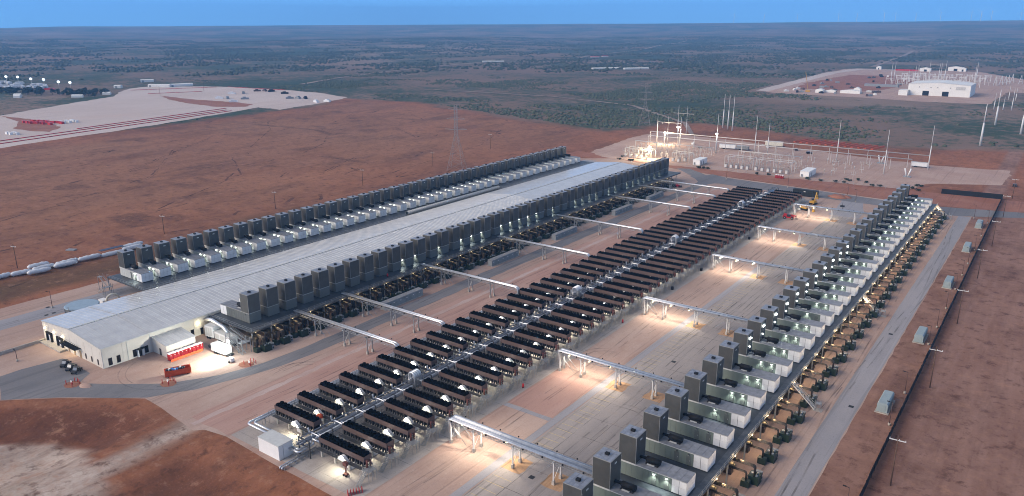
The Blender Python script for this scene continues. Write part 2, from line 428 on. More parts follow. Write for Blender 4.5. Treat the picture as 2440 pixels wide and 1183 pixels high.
def ground_material():
    m = bpy.data.materials.new('soil'); m.use_nodes = True
    t = m.node_tree; N = t.nodes; L = t.links
    b = N['Principled BSDF']; b.inputs['Roughness'].default_value = 0.95; b.inputs['Specular IOR Level'].default_value = 0.1
    geo = N.new('ShaderNodeNewGeometry'); at = N.new('ShaderNodeVertexColor'); at.layer_name = 'zone'
    sp = N.new('ShaderNodeSeparateColor'); L.new(at.outputs['Color'], sp.inputs[0])
    def noise(sc_, st=(1, 1, 1), det=7, off=0, rough=.66, rot=0):
        mp = N.new('ShaderNodeMapping'); mp.inputs['Scale'].default_value = st; mp.inputs['Location'].default_value = (off, off*2, 0)
        mp.inputs['Rotation'].default_value = (0, 0, rot)
        L.new(geo.outputs['Position'], mp.inputs['Vector'])
        n = N.new('ShaderNodeTexNoise'); n.inputs['Scale'].default_value = sc_; n.inputs['Detail'].default_value = det; n.inputs['Roughness'].default_value = rough
        L.new(mp.outputs[0], n.inputs['Vector']); return n.outputs['Fac']
    def rng_(v, lo, hi, a=0, c=1):
        r_ = N.new('ShaderNodeMapRange'); r_.inputs['From Min'].default_value = lo; r_.inputs['From Max'].default_value = hi
        r_.inputs['To Min'].default_value = a; r_.inputs['To Max'].default_value = c; L.new(v, r_.inputs['Value']); return r_.outputs[0]
    def mul(a, c):
        k = N.new('ShaderNodeMath'); k.operation = 'MULTIPLY'; L.new(a, k.inputs[0])
        if isinstance(c, float): k.inputs[1].default_value = c
        else: L.new(c, k.inputs[1])
        return k.outputs[0]
    def mix(a, c, f):
        x = N.new('ShaderNodeMix'); x.data_type = 'RGBA'
        L.new(f, x.inputs['Factor'])
        for v, s_ in ((a, 'A'), (c, 'B')):
            if isinstance(v, tuple): x.inputs[s_].default_value = v + (1,)
            else: L.new(v, x.inputs[s_])
        return x.outputs['Result']
    n_big = noise(.011); n_mid = noise(.06, off=5); n_fine = noise(.5, off=9); n_str = noise(.05, (1, .22, 1), off=3, rot=.25)
    soil = mix(SOIL_A, SOIL_B, rng_(n_mid, .35, .68))
    soil = mix(soil, SOIL_C, rng_(n_big, .42, .66, 0, .75))
    soil = mix(soil, SOIL_D, rng_(n_fine, .52, .78, 0, .5))
    tan = mix(TAN_A, TAN_B, rng_(n_str, .38, .62))
    tan = mix(tan, SOIL_D, rng_(n_fine, .5, .75, 0, .55))
    soil = mix(soil, tan, mul(sp.outputs[1], rng_(n_str, .25, .6, .25, 1.)))
    soil = mix(soil, SCAR, mul(sp.outputs[2], rng_(n_fine, .3, .6, .45, .95)))
    palec = mix(PALE_A, PALE_B, rng_(n_mid, .35, .65))
    soil = mix(soil, palec, mul(at.outputs['Alpha'], rng_(n_fine, .2, .55, .55, 1.)))
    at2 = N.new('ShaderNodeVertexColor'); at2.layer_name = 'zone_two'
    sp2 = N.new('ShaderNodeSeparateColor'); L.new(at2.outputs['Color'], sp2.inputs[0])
    n_trk = noise(.16, (1, .10, 1), off=17, rot=-.03); n_grit = noise(1.6, off=23, det=5, rough=.8); n_blot = noise(.035, off=27)
    dust = mix((.205, .108, .080), (.285, .165, .128), rng_(n_trk, .36, .66))
    dust = mix(dust, (.115, .055, .040), rng_(n_blot, .54, .72, 0, .9))
    soil = mix(soil, dust, sp2.outputs[0])
    verge = mix((.29, .165, .125), (.20, .105, .078), rng_(n_mid, .4, .65))
    soil = mix(soil, verge, sp2.outputs[2])
    grass = mix((.060, .042, .024), (.105, .068, .036), rng_(n_fine, .35, .65))
    soil = mix(soil, grass, sp2.outputs[1])
    bank = mix((.150, .056, .033), (.088, .036, .024), rng_(noise(.12, (1, .3, 1), off=61, rot=.9, rough=.75), .38, .62))  # darker red for the banks, slope shading painted into the soil colour
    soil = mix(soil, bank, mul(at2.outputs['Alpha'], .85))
    soil = mix(soil, (.085, .042, .030), rng_(noise(.028, (1, .4, 1), off=51, rot=.5, rough=.75), .50, .66, 0, .62))
    n_m2 = noise(.22, off=41, det=6, rough=.75); n_str2 = noise(.35, (1, .12, 1), off=44, rot=.35)
    soil = mix(soil, (.085, .038, .026), rng_(n_m2, .53, .66, 0, .80))
    soil = mix(soil, (.33, .18, .12), rng_(n_m2, .45, .32, 0, .65))
    soil = mix(soil, (.10, .046, .032), rng_(n_str2, .56, .70, 0, .35))
    soil = mix(soil, (.055, .028, .020), rng_(n_grit, .56, .80, 0, .62))
    soil = mix(soil, (.33, .19, .14), rng_(n_grit, .44, .24, 0, .50))
    s_fine = noise(.09, off=14, det=8, rough=.75); s_patch = noise(.0042, off=2, det=5); s_big = noise(.0011, (1, 1, 1), det=4, off=7)
    s_road = noise(.0019, off=21, det=3)
    dry = mix(DRY_A, DRY_B, rng_(s_patch, .38, .62))
    dry = mix(dry, DRY_C, rng_(noise(.0016, (.5, 1, 1), off=31),   .50, .64, 0, .9))
    a = N.new('ShaderNodeMath'); a.operation = 'ADD'; L.new(rng_(s_patch, .30, .70, -.16, .20), a.inputs[0]); L.new(s_fine, a.inputs[1])
    a2 = N.new('ShaderNodeMath'); a2.operation = 'ADD'; L.new(a.outputs[0], a2.inputs[0]); L.new(rng_(s_big, .35, .65, -.10, .10), a2.inputs[1])
    green = mix(GREEN_A, GREEN_B, rng_(s_fine, .4, .7))
    scrub = mix(dry, green, rng_(a2.outputs[0], .47, .60))
    out = mix(soil, scrub, sp.outputs[0])
    L.new(out, b.inputs['Base Color'])
    bp = N.new('ShaderNodeBump'); bp.inputs['Strength'].default_value = .5; bp.inputs['Distance'].default_value = .3
    L.new(n_fine, bp.inputs['Height']); L.new(bp.outputs[0], b.inputs['Normal'])
    return m
SOIL_A = (.195, .076, .041); SOIL_B = (.27, .116, .066); SOIL_C = (.33, .130, .066); SOIL_D = (.105, .050, .036)
TAN_A = (.31, .175, .105); TAN_B = (.22, .104, .060); SCAR = (.062, .030, .022); PALE_A = (.48, .39, .33); PALE_B = (.36, .28, .23)
DRY_A = (.180, .118, .088); DRY_B = (.135, .102, .078); DRY_C = (.26, .19, .15); GREEN_A = (.026, .046, .028); GREEN_B = (.060, .080, .046)
gm.materials.append(ground_material())
ob('ground', gm, kind='structure', label='red soil plain with dry grass fading into green scrub')

# ------------------------------------------------------------------ flat sheets lying on the ground
from mathutils.geometry import tessellate_polygon
def sheet(name, poly, z, m, jit=0.5, step=4.0, seed=1, label=None):
    rs = random.Random(seed)
    pts = []
    n = len(poly)
    for i in range(n):
        a = Vector((*poly[i], 0)); b = Vector((*poly[(i+1) % n], 0)); d = b - a
        k = max(1, int(d.length / step)); nrm = Vector((-d.y, d.x, 0)).normalized() if d.length else Vector()
        for j in range(k):
            p = a + d * (j / k)
            if j: p += nrm * rs.uniform(-jit, jit)
            pts.append(p)
    tris = tessellate_polygon([pts])
    me = bpy.data.meshes.new(name)
    me.from_pydata([(p.x, p.y, z) for p in pts], [], [tuple(t_) for t_ in tris])
    me.materials.append(m)
    bm = bmesh.new(); bm.from_mesh(me); bmesh.ops.recalc_face_normals(bm, faces=bm.faces)
    if sum(f.normal.z for f in bm.faces) < 0: bmesh.ops.reverse_faces(bm, faces=bm.faces)
    bm.to_mesh(me); bm.free()
    return ob(name, me, kind='structure', label=label)
def rect(x0, y0, x1, y1): return [(x0, y0), (x1, y0), (x1, y1), (x0, y1)]

GRAVEL = gmat('gravel', [(.345, .238, .195), ((.43, .315, .262), .045, .42, .62, .9, (1, .35)), ((.31, .175, .135), .03, .52, .68, .7, (1, .3)),
                         ((.27, .17, .14), .35, .55, .75, .45, (1, 1)), ((.52, .43, .38), .9, .55, .8, .5, (1, 1))])
ASPH = gmat('asphalt', [(.155, .150, .158), ((.21, .20, .205), .06, .42, .64, .8, (1, .3)), ((.10, .098, .105), .12, .55, .72, .6, (1, .4)), ((.26, .22, .20), .5, .6, .8, .35, (1, 1))], bump=.1, rough=.85)
PALEROAD = gmat('pale_asphalt', [(.26, .25, .265), ((.32, .30, .31), .05, .42, .62, .8, (1, .25)), ((.20, .19, .205), .09, .55, .7, .6, (1, .3)), ((.34, .28, .25), .6, .6, .8, .4, (1, 1))], bump=.1, rough=.85)
CONC = gmat('slab_concrete', [(.33, .29, .265), ((.40, .36, .33), .07, .42, .62, .7, (1, 1)), ((.24, .205, .19), .15, .54, .72, .6, (1, 1)), ((.30, .22, .18), .4, .58, .78, .4, (1, 1))], bump=.1)
LOT = gmat('lot_concrete', [(.29, .255, .24), ((.36, .315, .29), .05, .40, .62, .8, (1, .4)), ((.19, .175, .175), .045, .48, .66, .8, (1, .2)), ((.33, .25, .20), .35, .55, .75, .4, (1, 1))], bump=.1)
CALICHE = gmat('caliche', [(.47, .385, .35), ((.53, .45, .415), .012, .42, .62, .8, (1, .5)), ((.50, .37, .32), .02, .54, .70, .6, (1, .4)), ((.46, .36, .31), .2, .6, .8, .35, (1, 1))], bump=.05)
REDDIRT = gmat('red_dirt', [(.26, .108, .070), ((.31, .15, .105), .06, .42, .62, .8, (1, 1)), ((.16, .072, .05), .15, .54, .72, .7, (1, 1)), ((.33, .21, .15), .5, .6, .8, .4, (1, 1))])
ORANGE_DIRT = gmat('loose_sand', [(.44, .27, .155), ((.36, .20, .11), .6, .45, .65, .7, (1, 1)), ((.52, .35, .22), 1.5, .5, .7, .5, (1, 1))])
PADROCK = gmat('pad_rock', [(.37, .245, .20), ((.44, .315, .26), .05, .42, .62, .8, (1, 1)), ((.36, .25, .21), .04, .54, .7, .7, (1, .6)), ((.28, .2, .17), .4, .58, .78, .4, (1, 1))])

PALEDIRT = gmat('pale_dirt', [(.44, .335, .30), ((.37, .26, .225), .12, .42, .6, .9, (1, .3)), ((.30, .2, .17), .6, .55, .75, .6, (1, 1))])
sheet('gravel_pad', [(-288, 55), (-230, 56), (-213.9, 65.3), (-203.3, 74.7), (-184.1, 88.3), (-181.5, 88.3), (-164.8, 87.0), (-158.9, 86.4), (-157, 88.3), (-150, 89.5),
                     (-111, 88.4), (-60, 88), (-30.2, 88), (-30.2, 452), (-60, 455), (-125, 462), (-176, 468), (-215, 476), (-262, 486), (-288, 470)], .02, GRAVEL, .22, 5, 2)
sheet('substation_pad', [(-272, 487), (-240, 484), (-120, 487), (-70, 492), (-60, 520), (-34, 535), (-25, 539), (-22, 579), (-24, 598), (-67, 590), (-120, 598), (-200, 618), (-262, 628), (-296, 640), (-300, 590), (-290, 500)], .02, PADROCK, 1.2, 5, 3)
sheet('west_road', rect(-275.8, 50, -266.3, 470), .045, PALEROAD, .10, 6, 4)
sheet('plant_road', [(-229.7, 76.8), (-229.5, 71.0), (-213.9, 65.5), (-203.3, 75.0), (-194, 81.5), (-184.1, 88.9), (-178, 99), (-174, 111), (-171.3, 122), (-170.4, 135), (-170.3, 438),
                     (-166, 449), (-178, 461), (-200, 480), (-208, 476), (-187, 455), (-178.5, 442), (-176.6, 430), (-176.6, 130), (-177.2, 120), (-180.5, 108), (-187, 97), (-198, 88.5), (-207.4, 82.3), (-211.2, 87.2), (-227.7, 87.3)], .045, ASPH, .25, 4, 5)
sheet('perimeter_road', [(-190, 456), (-175, 440), (-166, 444), (-122, 440.5), (-52, 437.5), (-36, 437), (-8, 452), (60, 455), (60, 468), (-9, 465), (-54, 453), (-75, 454), (-128, 460), (-168, 464), (-180, 470)], .05, ASPH, .3, 5, 6)
sheet('east_road', [(-36.2, 50), (-30.6, 50), (-30.5, 438), (-36, 437.4)], .055, PALEROAD, .07, 6, 7)
sheet('cooler_slab', rect(-149.6, 90.6, -105.6, 432), .05, CONC, .15, 8, 8)
sheet('parking_lot', rect(-88.9, 60, -66.3, 402), .05, LOT, .15, 8, 9)
sheet('link_road', [(-91, 402), (-76, 402), (-76.5, 415), (-82, 440), (-93, 440), (-91, 420)], .048, PALEROAD, .3, 5, 10)
sheet('kerb_path', rect(-91.3, 60, -89.1, 300), .06, PALEROAD, .08, 8, 11)
sheet('cross_path', rect(-105.5, 140.9, -91.4, 142.6), .055, PALEROAD, .1, 4, 12)
sheet('dirt_track', rect(-162.7, 88, -160.9, 432), .04, PALEDIRT, .35, 2, 13)
sheet('gravel_shoulder', rect(-165.3, 90, -149.7, 430), .03, gmat('rose_gravel', [(.37, .225, .185), ((.44, .30, .25), .05, .42, .62, .8, (1, .3)), ((.30, .165, .135), .04, .5, .7, .7, (1, .4)), ((.26, .16, .13), .45, .56, .78, .4, (1, 1))]), .6, 5, 14)
sheet('planted_bed', [(-105.4, 142.8), (-91.5, 142.8), (-91.5, 166), (-105.4, 166)], .035, MATS['rose_gravel'], .3, 4, 15)
sheet('laydown_yard', [(-640, 190), (-700, 190), (-850, 265), (-923, 337), (-947, 371), (-998, 445), (-1043, 521), (-1100, 556), (-1151, 600), (-1165, 640), (-1091, 692), (-1065, 702), (-929, 722), (-845, 716), (-775, 694),
                       (-749, 634), (-726, 548), (-768, 550), (-752, 508), (-724, 423), (-703, 351), (-690, 282), (-676, 235)], .03, CALICHE, 2, 9, 16)
sheet('yard_island', [(-1000, 563), (-915, 560), (-840, 570), (-800, 566), (-786, 545), (-812, 524), (-880, 528), (-940, 540)], .07, REDDIRT, 1.5, 6, 17)
sheet('yard_berm', [(-915, 336), (-850, 326), (-797, 300), (-768, 302), (-746, 310), (-770, 330), (-840, 345)], .07, REDDIRT, 1.5, 6, 18)
sheet('construction_pad', [(-362, 1112), (-372, 1330), (-398, 1740), (-374, 1782), (-318, 1776), (-240, 1790), (-154, 1797), (-70, 1600), (30, 1500), (40, 1290), (-72, 1290), (-78, 1084), (-150, 1073), (-217, 1087), (-273, 1086), (-340, 1092)], .05, PADROCK, 2, 12, 19)
sheet('construction_road', [(-372, 1115), (-352, 1110), (-362, 1300), (-376, 1600), (-360, 1760), (-240, 1770), (-240, 1786), (-380, 1778), (-398, 1600), (-382, 1300)], .09, CALICHE, 1, 12, 20)
sheet('dirt_yard', [(-340, 1180), (-240, 1190), (-220, 1260), (-215, 1420), (-260, 1560), (-345, 1560), (-352, 1300)], .09, REDDIRT, 4, 12, 21)
sheet('dirt_strip', [(-300, 470), (-262, 485), (-216, 476), (-178, 469), (-125, 463), (-60, 456), (60, 470), (60, 500), (-64, 492), (-120, 487), (-240, 484), (-300, 500)], .015, REDDIRT, 1.0, 5, 22)
for k, (x_, y_) in enumerate([(-86.5, 120.6), (-75.7, 120.4), (-86.5, 168), (-75.6, 168.4), (-86.5, 221), (-75.6, 221), (-86.5, 281.6), (-75.6, 281.6), (-86.5, 336), (-75.6, 336), (-86.5, 390), (-76, 390)]):
    sheet('sand_patch', rect(x_ - 2.6, y_ - 2.8, x_ + 2.6, y_ + 2.8), .065, ORANGE_DIRT, .35, 1.5, 30 + k)
yel = mat('line_paint', (.62, .47, .18), .8, var=.2, scale=1.5, col2=(.42, .33, .17))
lb = MB()
for y_ in np.arange(98, 400, 2.75):
    if any(abs(y_ - q) < 5 for q in (120.6, 168, 221, 281.6, 336, 390)): continue
    lb._add([(-88.2, y_-.06, .062), (-83.6, y_-.06, .062), (-83.6, y_+.06, .062), (-88.2, y_+.06, .062)], [(0, 1, 2, 3)])
    lb._add([(-71.0, y_-.06, .062), (-66.6, y_-.06, .062), (-66.6, y_+.06, .062), (-71.0, y_+.06, .062)], [(0, 1, 2, 3)])
ob('parking_lines', lb.mesh('parking_lines', yel), kind='structure')
JOINT = mat('slab_joint', (.13, .115, .105), .9)
jb = MB()
for y_ in np.arange(66, 400, 9.2): jb._add([(-88.8, y_-.06, .057), (-66.4, y_-.06, .057), (-66.4, y_+.06, .057), (-88.8, y_+.06, .057)], [(0, 1, 2, 3)])
for x_ in (-83.3, -77.6, -71.6): jb._add([(x_-.06, 61, .0575), (x_+.06, 61, .0575), (x_+.06, 401, .0575), (x_-.06, 401, .0575)], [(0, 1, 2, 3)])
for y_ in np.arange(92.8, 432, 6.866): jb._add([(-149.4, y_-.05, .057), (-105.8, y_-.05, .057), (-105.8, y_+.05, .057), (-149.4, y_+.05, .057)], [(0, 1, 2, 3)])
ob('slab_joints', jb.mesh('slab_joints', JOINT), kind='structure', label='dark joints between concrete slabs')
TYRE = mat('tyre_mark', (.115, .095, .085), .9, var=.25, scale=.4)
def faded(m, hi, sc):
    t_ = m.node_tree; n = t_.nodes.new('ShaderNodeTexNoise'); n.inputs['Scale'].default_value = sc; n.inputs['Detail'].default_value = 5
    g_ = t_.nodes.new('ShaderNodeNewGeometry'); t_.links.new(g_.outputs['Position'], n.inputs['Vector'])
    r_ = t_.nodes.new('ShaderNodeMapRange'); r_.inputs['From Min'].default_value = .35; r_.inputs['From Max'].default_value = .7; r_.inputs['To Max'].default_value = hi
    t_.links.new(n.outputs['Fac'], r_.inputs['Value']); t_.links.new(r_.outputs[0], t_.nodes['Principled BSDF'].inputs['Alpha'])
faded(TYRE, .42, .12); faded(JOINT, .8, .2)
def strip(b, pts, w, z, rs, gap=0.0):
    P = [Vector((x, y, z)) for x, y in pts]
    for i in range(len(P)-1):
        if rs.random() < gap: continue
        d = (P[i+1]-P[i]).normalized(); nn = Vector((-d.y, d.x, 0))
        a = w*rs.uniform(.55, 1.1)/2; c = w*rs.uniform(.55, 1.1)/2
        b._add([P[i]-nn*a, P[i]+nn*a, P[i+1]+nn*c, P[i+1]-nn*c], [(0, 3, 2, 1)])
rs_ = random.Random(3); tb = MB()
for x0, y0, y1 in ((-86, 62, 400), (-79.5, 60, 330), (-74.2, 90, 400), (-70, 60, 250), (-81.8, 200, 401), (-100, 92, 300), (-96.5, 150, 420), (-98.5, 240, 430), (-153, 95, 420), (-157.5, 100, 400), (-168, 120, 420), (-43, 100, 420), (-39.6, 90, 430), (-270, 60, 460), (-272.6, 60, 440), (-174.4, 130, 430), (-33.6, 60, 430), (-281, 60, 440)):
    ph = rs_.uniform(0, 6); am = rs_.uniform(.5, 2.2)
    for dx in (-.95, .95): strip(tb, [(x0 + dx + am*math.sin(y/37 + ph) + .4*math.sin(y/11+ph), y) for y in np.arange(y0, y1, 5.5)], .42, .0705, rs_, .28)
for cx_, cy_, r_, a0, a1 in ((-196, 104, 13, 200, 380), (-192, 108, 8, 150, 330), (-97, 180, 7, 90, 200), (-160, 120, 9, 120, 210), (-78, 150, 8, 10, 120)):
    for dr in (0, 1.9): strip(tb, [(cx_ + (r_+dr)*math.cos(R(a)), cy_ + (r_+dr)*math.sin(R(a))) for a in range(a0, a1, 12)], .4, .0705, rs_, .15)
ob('tyre_marks', tb.mesh('tyre_marks', TYRE), kind='structure', label='faint dark tyre marks on the yard and roads')
RUTM = mat('rut_soil', (.085, .038, .026), .95, var=.2, scale=.3)
faded(RUTM, .75, .10)
rb_ = MB()
for k, s_ in enumerate(SCARS):
    if k in (5, 7, 8): continue
    P = []
    for (x0, y0), (x1, y1) in zip(s_[:-1], s_[1:]):
        n_ = max(2, int(math.hypot(x1-x0, y1-y0)/6))
        P += [(x0+(x1-x0)*j/n_ + rs_.uniform(-.8, .8), y0+(y1-y0)*j/n_ + rs_.uniform(-.8, .8)) for j in range(n_)]
    P.append(s_[-1]); strip(rb_, P, 1.3, .035, rs_, .18)
    if k % 2: strip(rb_, [(x+2.4, y+.5) for x, y in P], .9, .035, rs_, .4)
cnt_ = 0
while cnt_ < 110:
    x = rs_.uniform(-740, -300); y = rs_.uniform(100, 640)
    if float(sdf(np.array([x]), np.array([y]), FIELD)[0]) < 15: continue
    cnt_ += 1; a = rs_.gauss(1.9, .35); L_ = rs_.uniform(5, 26); n_ = max(2, int(L_/3)); w_ = rs_.uniform(.5, 2.6)
    strip(rb_, [(x + math.cos(a)*L_*j/n_ + rs_.uniform(-.5, .5), y + math.sin(a)*L_*j/n_ + rs_.uniform(-.5, .5)) for j in range(n_+1)], w_, .036, rs_)
ob('wheel_ruts', rb_.mesh('wheel_ruts', RUTM), kind='structure', label='dark wheel ruts and scrapes across the red field')
# ---- haze
hz = MB(); hz.box(-9400, -700, -14, 2300, 9900, 330)
hm = bpy.data.materials.new('haze_air'); hm.use_nodes = True
hm.node_tree.nodes.clear()
ho = hm.node_tree.nodes.new('ShaderNodeOutputMaterial'); hv = hm.node_tree.nodes.new('ShaderNodeVolumePrincipled')
hv.inputs['Color'].default_value = (0.22, 0.53, 1.0, 1)
hv.inputs['Density'].default_value = 1.5e-4
hv.inputs['Anisotropy'].default_value = 0.0
hm.node_tree.links.new(hv.outputs[0], ho.inputs['Volume'])
ob('haze', hz.mesh('haze', hm), kind='stuff', label='thin blue evening haze over the plain')
# ------------------------------------------------------------------ object materials
STEEL_DK = mat('dark_cladding', (.066, .066, .062), .55, 0.0, .10, .5, bump=.05, rnd=.10, grime=.12)
CONTD = mat('enclosure_charcoal', (.105, .11, .105), .55, 0, .06, .4, rnd=.06, grime=.1)
CONTL = mat('enclosure_pale', (.46, .47, .45), .5, 0, .06, .4, rnd=.06, grime=.1)
CONT = mat('container_grey_green', (.155, .185, .162), .55, 0, .06, .4, rnd=.06, grime=.1)
DOORP = mat('container_door_grey', (.12, .13, .12), .5, 0, .08, .6, rnd=.06)
WHITEP = mat('white_panel', (.68, .68, .68), .5, 0, .05, .5, rnd=.05, grime=.10)
ROOFG = mat('container_roof', (.25, .255, .275), .45, 0, .14, .8, rnd=.08, grime=.15)
EDGE = mat('edge_trim', (.26, .26, .25), .5, 0, .06, 1)
TRIM = mat('pale_trim', (.52, .52, .50), .5, 0, .06, 1)
GRID = mat('louvre_panel', (.26, .28, .33), .4, .2, .12, 1.5, rnd=.15)
BLACK = mat('black_steel', (.016, .016, .017), .7, 0, .15, 2, spec=.15)
SKID = mat('skid_black', (.03, .03, .032), .7, 0, .2, 1)
GRATE = mat('deck_grating', (.075, .085, .098), .5, .25, .25, .35, col2=(.045, .052, .062), bump=.2, bscale=20)
GALV = mat('galvanised_steel', (.34, .35, .36), .45, .5, .12, 1.0, grime=.12)
DKSTEEL = mat('dark_steel', (.085, .085, .088), .55, .2, .2, 1.0)
SILVER = mat('silver_lagging', (.66, .67, .70), .34, .75, .10, .8)
BLUEPIPE = mat('blue_grey_pipe', (.36, .40, .47), .35, .5, .12, .8)
TANKG = mat('dark_green_paint', (.020, .036, .024), .4, 0, .15, 1.2, rnd=.12)
BOXG = mat('grey_cabinet', (.24, .25, .26), .5, 0, .1, 1, rnd=.08)
PIPEBK = mat('oil_pipe', (.13, .105, .08), .28, .8, .2, 2)
BRASSY = mat('hot_engine', (.14, .115, .08), .4, .7, .25, 1.5)
BROWN = mat('brown_panel', (.100, .066, .060), .6, 0, .08, .35, rnd=.06, grime=.05)
FANB = mat('fan_black', (.006, .006, .006), 1.0, 0, .2, 2, spec=0.0)
CREAM = mat('cream_paint', (.56, .53, .45), .6, 0, .08, 1, grime=.15)
CONCR = mat('concrete', (.42, .38, .34), .85, 0, .14, .8, grime=.1)
RED = mat('red_paint', (.50, .018, .022), .4, 0, .1, 2)
WOOD = mat('pole_wood', (.125, .072, .048), .85, 0, .2, 2)
MASTW = mat('pale_mast', (.60, .59, .58), .5, .1, .06, 1)
LAMPW = emat('lamp_white', (.93, 1.0, .93), 26)
LAMPY = emat('lamp_yellow', (1.0, .80, .42), 12)
LAMPOFF = mat('lamp_glass', (.30, .30, .28), .2)

# ------------------------------------------------------------------ generator modules
DECK = 5.5
def module(sign, nm, lamps, roofpanels, tower_lamp=False, wall=None):
    """origin under the tower on the deck; the enclosure runs along +u*sign"""
    g = sign
    r = thing(nm, 'x', 'generator', (0, 0, DECK))
    T, Lc = 1.92, 13.1
    W2 = 2.12
    def bx(mb, u0, v0, z0, u1, v1, z1, m=0): return mb.box(g*u0, v0, z0, g*u1, v1, z1, m)
    ob('skid', bx(MB(), -T+.1, -W2+.15, 0, Lc-.1, W2-.15, .2).mesh('skid', SKID), r)
    b = MB(); bx(b, -T, -W2, .2, 9.95, W2, 3.3)
    for u in np.arange(-.2, 9.8, 1.25): bx(b, u, -W2-.03, .25, u+.06, -W2, 3.2)
    ob('enclosure', b.mesh('enclosure', wall or (CONT if g > 0 else CONTD)), r)
    b = MB(); bx(b, 9.95, -W2+.04, .2, Lc-.04, W2-.04, 3.3); ob('end_frame', b.mesh('end_frame', DKSTEEL), r)
    pm = MB(); bx(pm, 0, -.03, 0, 1.48, .03, 1.5); pm = pm.mesh('white_panel', WHITEP)
    for k, u in enumerate((9.99, 11.56)):
        for z in (.24, 1.78): ob('white_panel', pm, r, (g*u, -W2+.01, z))
    em = MB(); bx(em, -.03, 0, 0, .03, 1.36, 1.5); em = em.mesh('end_panel', WHITEP)
    for v in (-2.1, -.68, .74):
        for z in (.24, 1.78): ob('end_panel', em, r, (g*(Lc-.01), v, z))
    b = MB(); bx(b, T+.02, -W2-.05, 3.3, Lc+.03, W2+.05, 3.42)
    for u in np.arange(3.5, 13, 1.6): bx(b, u, -W2, 3.42, u+.08, W2, 3.47)
    ob('roof', b.mesh('roof', ROOFG), r)
    b = MB(); bx(b, -T-.1, -W2-.12, 3.12 if g > 0 else 3.22, T+.1, W2+.12, 3.42); bx(b, T+.1, -W2-.1, 3.2, Lc, -W2-.02, 3.34)
    ob('eave_trim', b.mesh('eave_trim', TRIM if g > 0 else EDGE), r)
    dm = MB(); bx(dm, 0, -.05, 0, 1.05, .02, 2.15); dm = dm.mesh('door', DOORP)
    hm_ = MB(); bx(hm_, .82, -.1, 1.0, .9, -.05, 1.18); hm_ = hm_.mesh('handle', TRIM)
    for u in (5.6, 8.35):
        d = ob('door', dm, r, (g*u, -W2, .3)); ob('handle', hm_, d)
    b = MB(); b.tube([(g*1.9, 0, 4.25), (g*3.3, 0, 4.25)], .3, 10); b.tube([(g*3.2, 0, 4.25), (g*3.5, 0, 4.25)], .3, 12, 0, True, .6); b.tube([(g*3.5, 0, 4.25), (g*6.4, 0, 4.25)], .62, 12)
    mu = ob('muffler', b.mesh('muffler', BLACK), r)
    b = MB(); bx(b, 3.4, -.8, 3.47, 6.2, .8, 3.55); bx(b, 3.9, -.5, 3.55, 4.0, .5, 3.9); bx(b, 5.7, -.5, 3.55, 5.8, .5, 3.9)
    ob('cradle', b.mesh('cradle', SKID), mu)
    b = MB(); bx(b, 3.9, -1.05, 3.5, 5.5, -.72, 3.66); ob('junction_box', b.mesh('junction_box', TRIM), mu)
    tw = ob('exhaust_tower', bx(MB(), -T, -W2, 3.42, T, W2, 9.28).mesh('exhaust_tower', STEEL_DK), r)
    b = MB()
    for u in (-T, T):
        for v in (-W2, W2): b.box(g*u-.035, v-.035, 3.42, g*u+.035, v+.035, 9.34)
    bx(b, -T, -W2-.05, 9.24, T, -W2+.05, 9.36); bx(b, -T, W2-.05, 9.24, T, W2+.05, 9.36)
    bx(b, -T-.05, -W2, 9.24, -T+.05, W2, 9.36); bx(b, T-.05, -W2, 9.24, T+.05, W2, 9.36)
    ob('corner_trim', b.mesh('corner_trim', EDGE), tw)
    if roofpanels:
        pmx = MB().box(0, 0, 9.28, .88, .98, 9.37).mesh('roof_panel', GRID)
        for a in range(4):
            for c in range(4): ob('roof_panel', pmx, tw, (-1.83 + a*.93, -2.03 + c*1.02, 0))
    else:
        b = MB()
        for a in range(4):
            for c in range(4): b.box(-1.83+a*.93, -2.03+c*1.02, 9.28, -.95+a*.93, -1.05+c*1.02, 9.37)
        ob('roof_panel', b.mesh('roof_grid', GRID), tw)
    ob('lamp_plate', MB().box(g*T, -.45, 8.1, g*(T+.06), .35, 8.4).mesh('lamp_plate', TRIM), tw)
    ob('vent_hood', MB().box(-.42, -.34, 9.37, .42, .34, 9.78).mesh('vent_hood', BLACK), tw)
    # wall lamps over the doors (or by the tower for the row whose tower ends show)
    lm = MB(); lm.box(-.16, -.28, -.03, .16, .02, .10, 0); lm.box(-.13, -.30, -.16, .13, -.04, -.03, 1)
    lit = lm.mesh('wall_lamp', DKSTEEL, LAMPW); off = lm.mesh('wall_lamp_off', DKSTEEL, LAMPOFF)
    us = (6.1, 8.85) if g > 0 else (-.2,)
    for k, u in enumerate(us):
        on = lamps[k] if k < len(lamps) else 0
        ob('wall_lamp', lit if on else off, r, (g*u, -W2, 2.85))
        if on: light('SPOT', r, (g*u, -W2-.42, 2.78), LAMP_E, (.90, 1.0, .90), .12, (R(-16), 0, 0), 120, key='wall_lamp')
    if tower_lamp:
        b = MB().box(g*T, -.5, 7.6, g*(T+.3), .5, 7.85); ob('wall_lamp', b.mesh('flood_lamp', LAMPW), tw)
        ob('wall_lamp', MB().box(g*T, -.2, 5.2, g*(T+.2), .1, 5.45).mesh('small_lamp', LAMPW), tw)
    return r
LAMP_E = 560
def row(protos, n, X, Y0, P, kindf, textf, group):
    used = set()
    for i in range(n):
        k = kindf(i)
        o = protos[k]
        if k in used: o = copy_tree(o)
        used.add(k)
        o.location = (X, Y0 + P*i, DECK); o['label'] = textf(i); o['group'] = group
    for k, o in protos.items():
        if k not in used: raise RuntimeError('unused prototype')

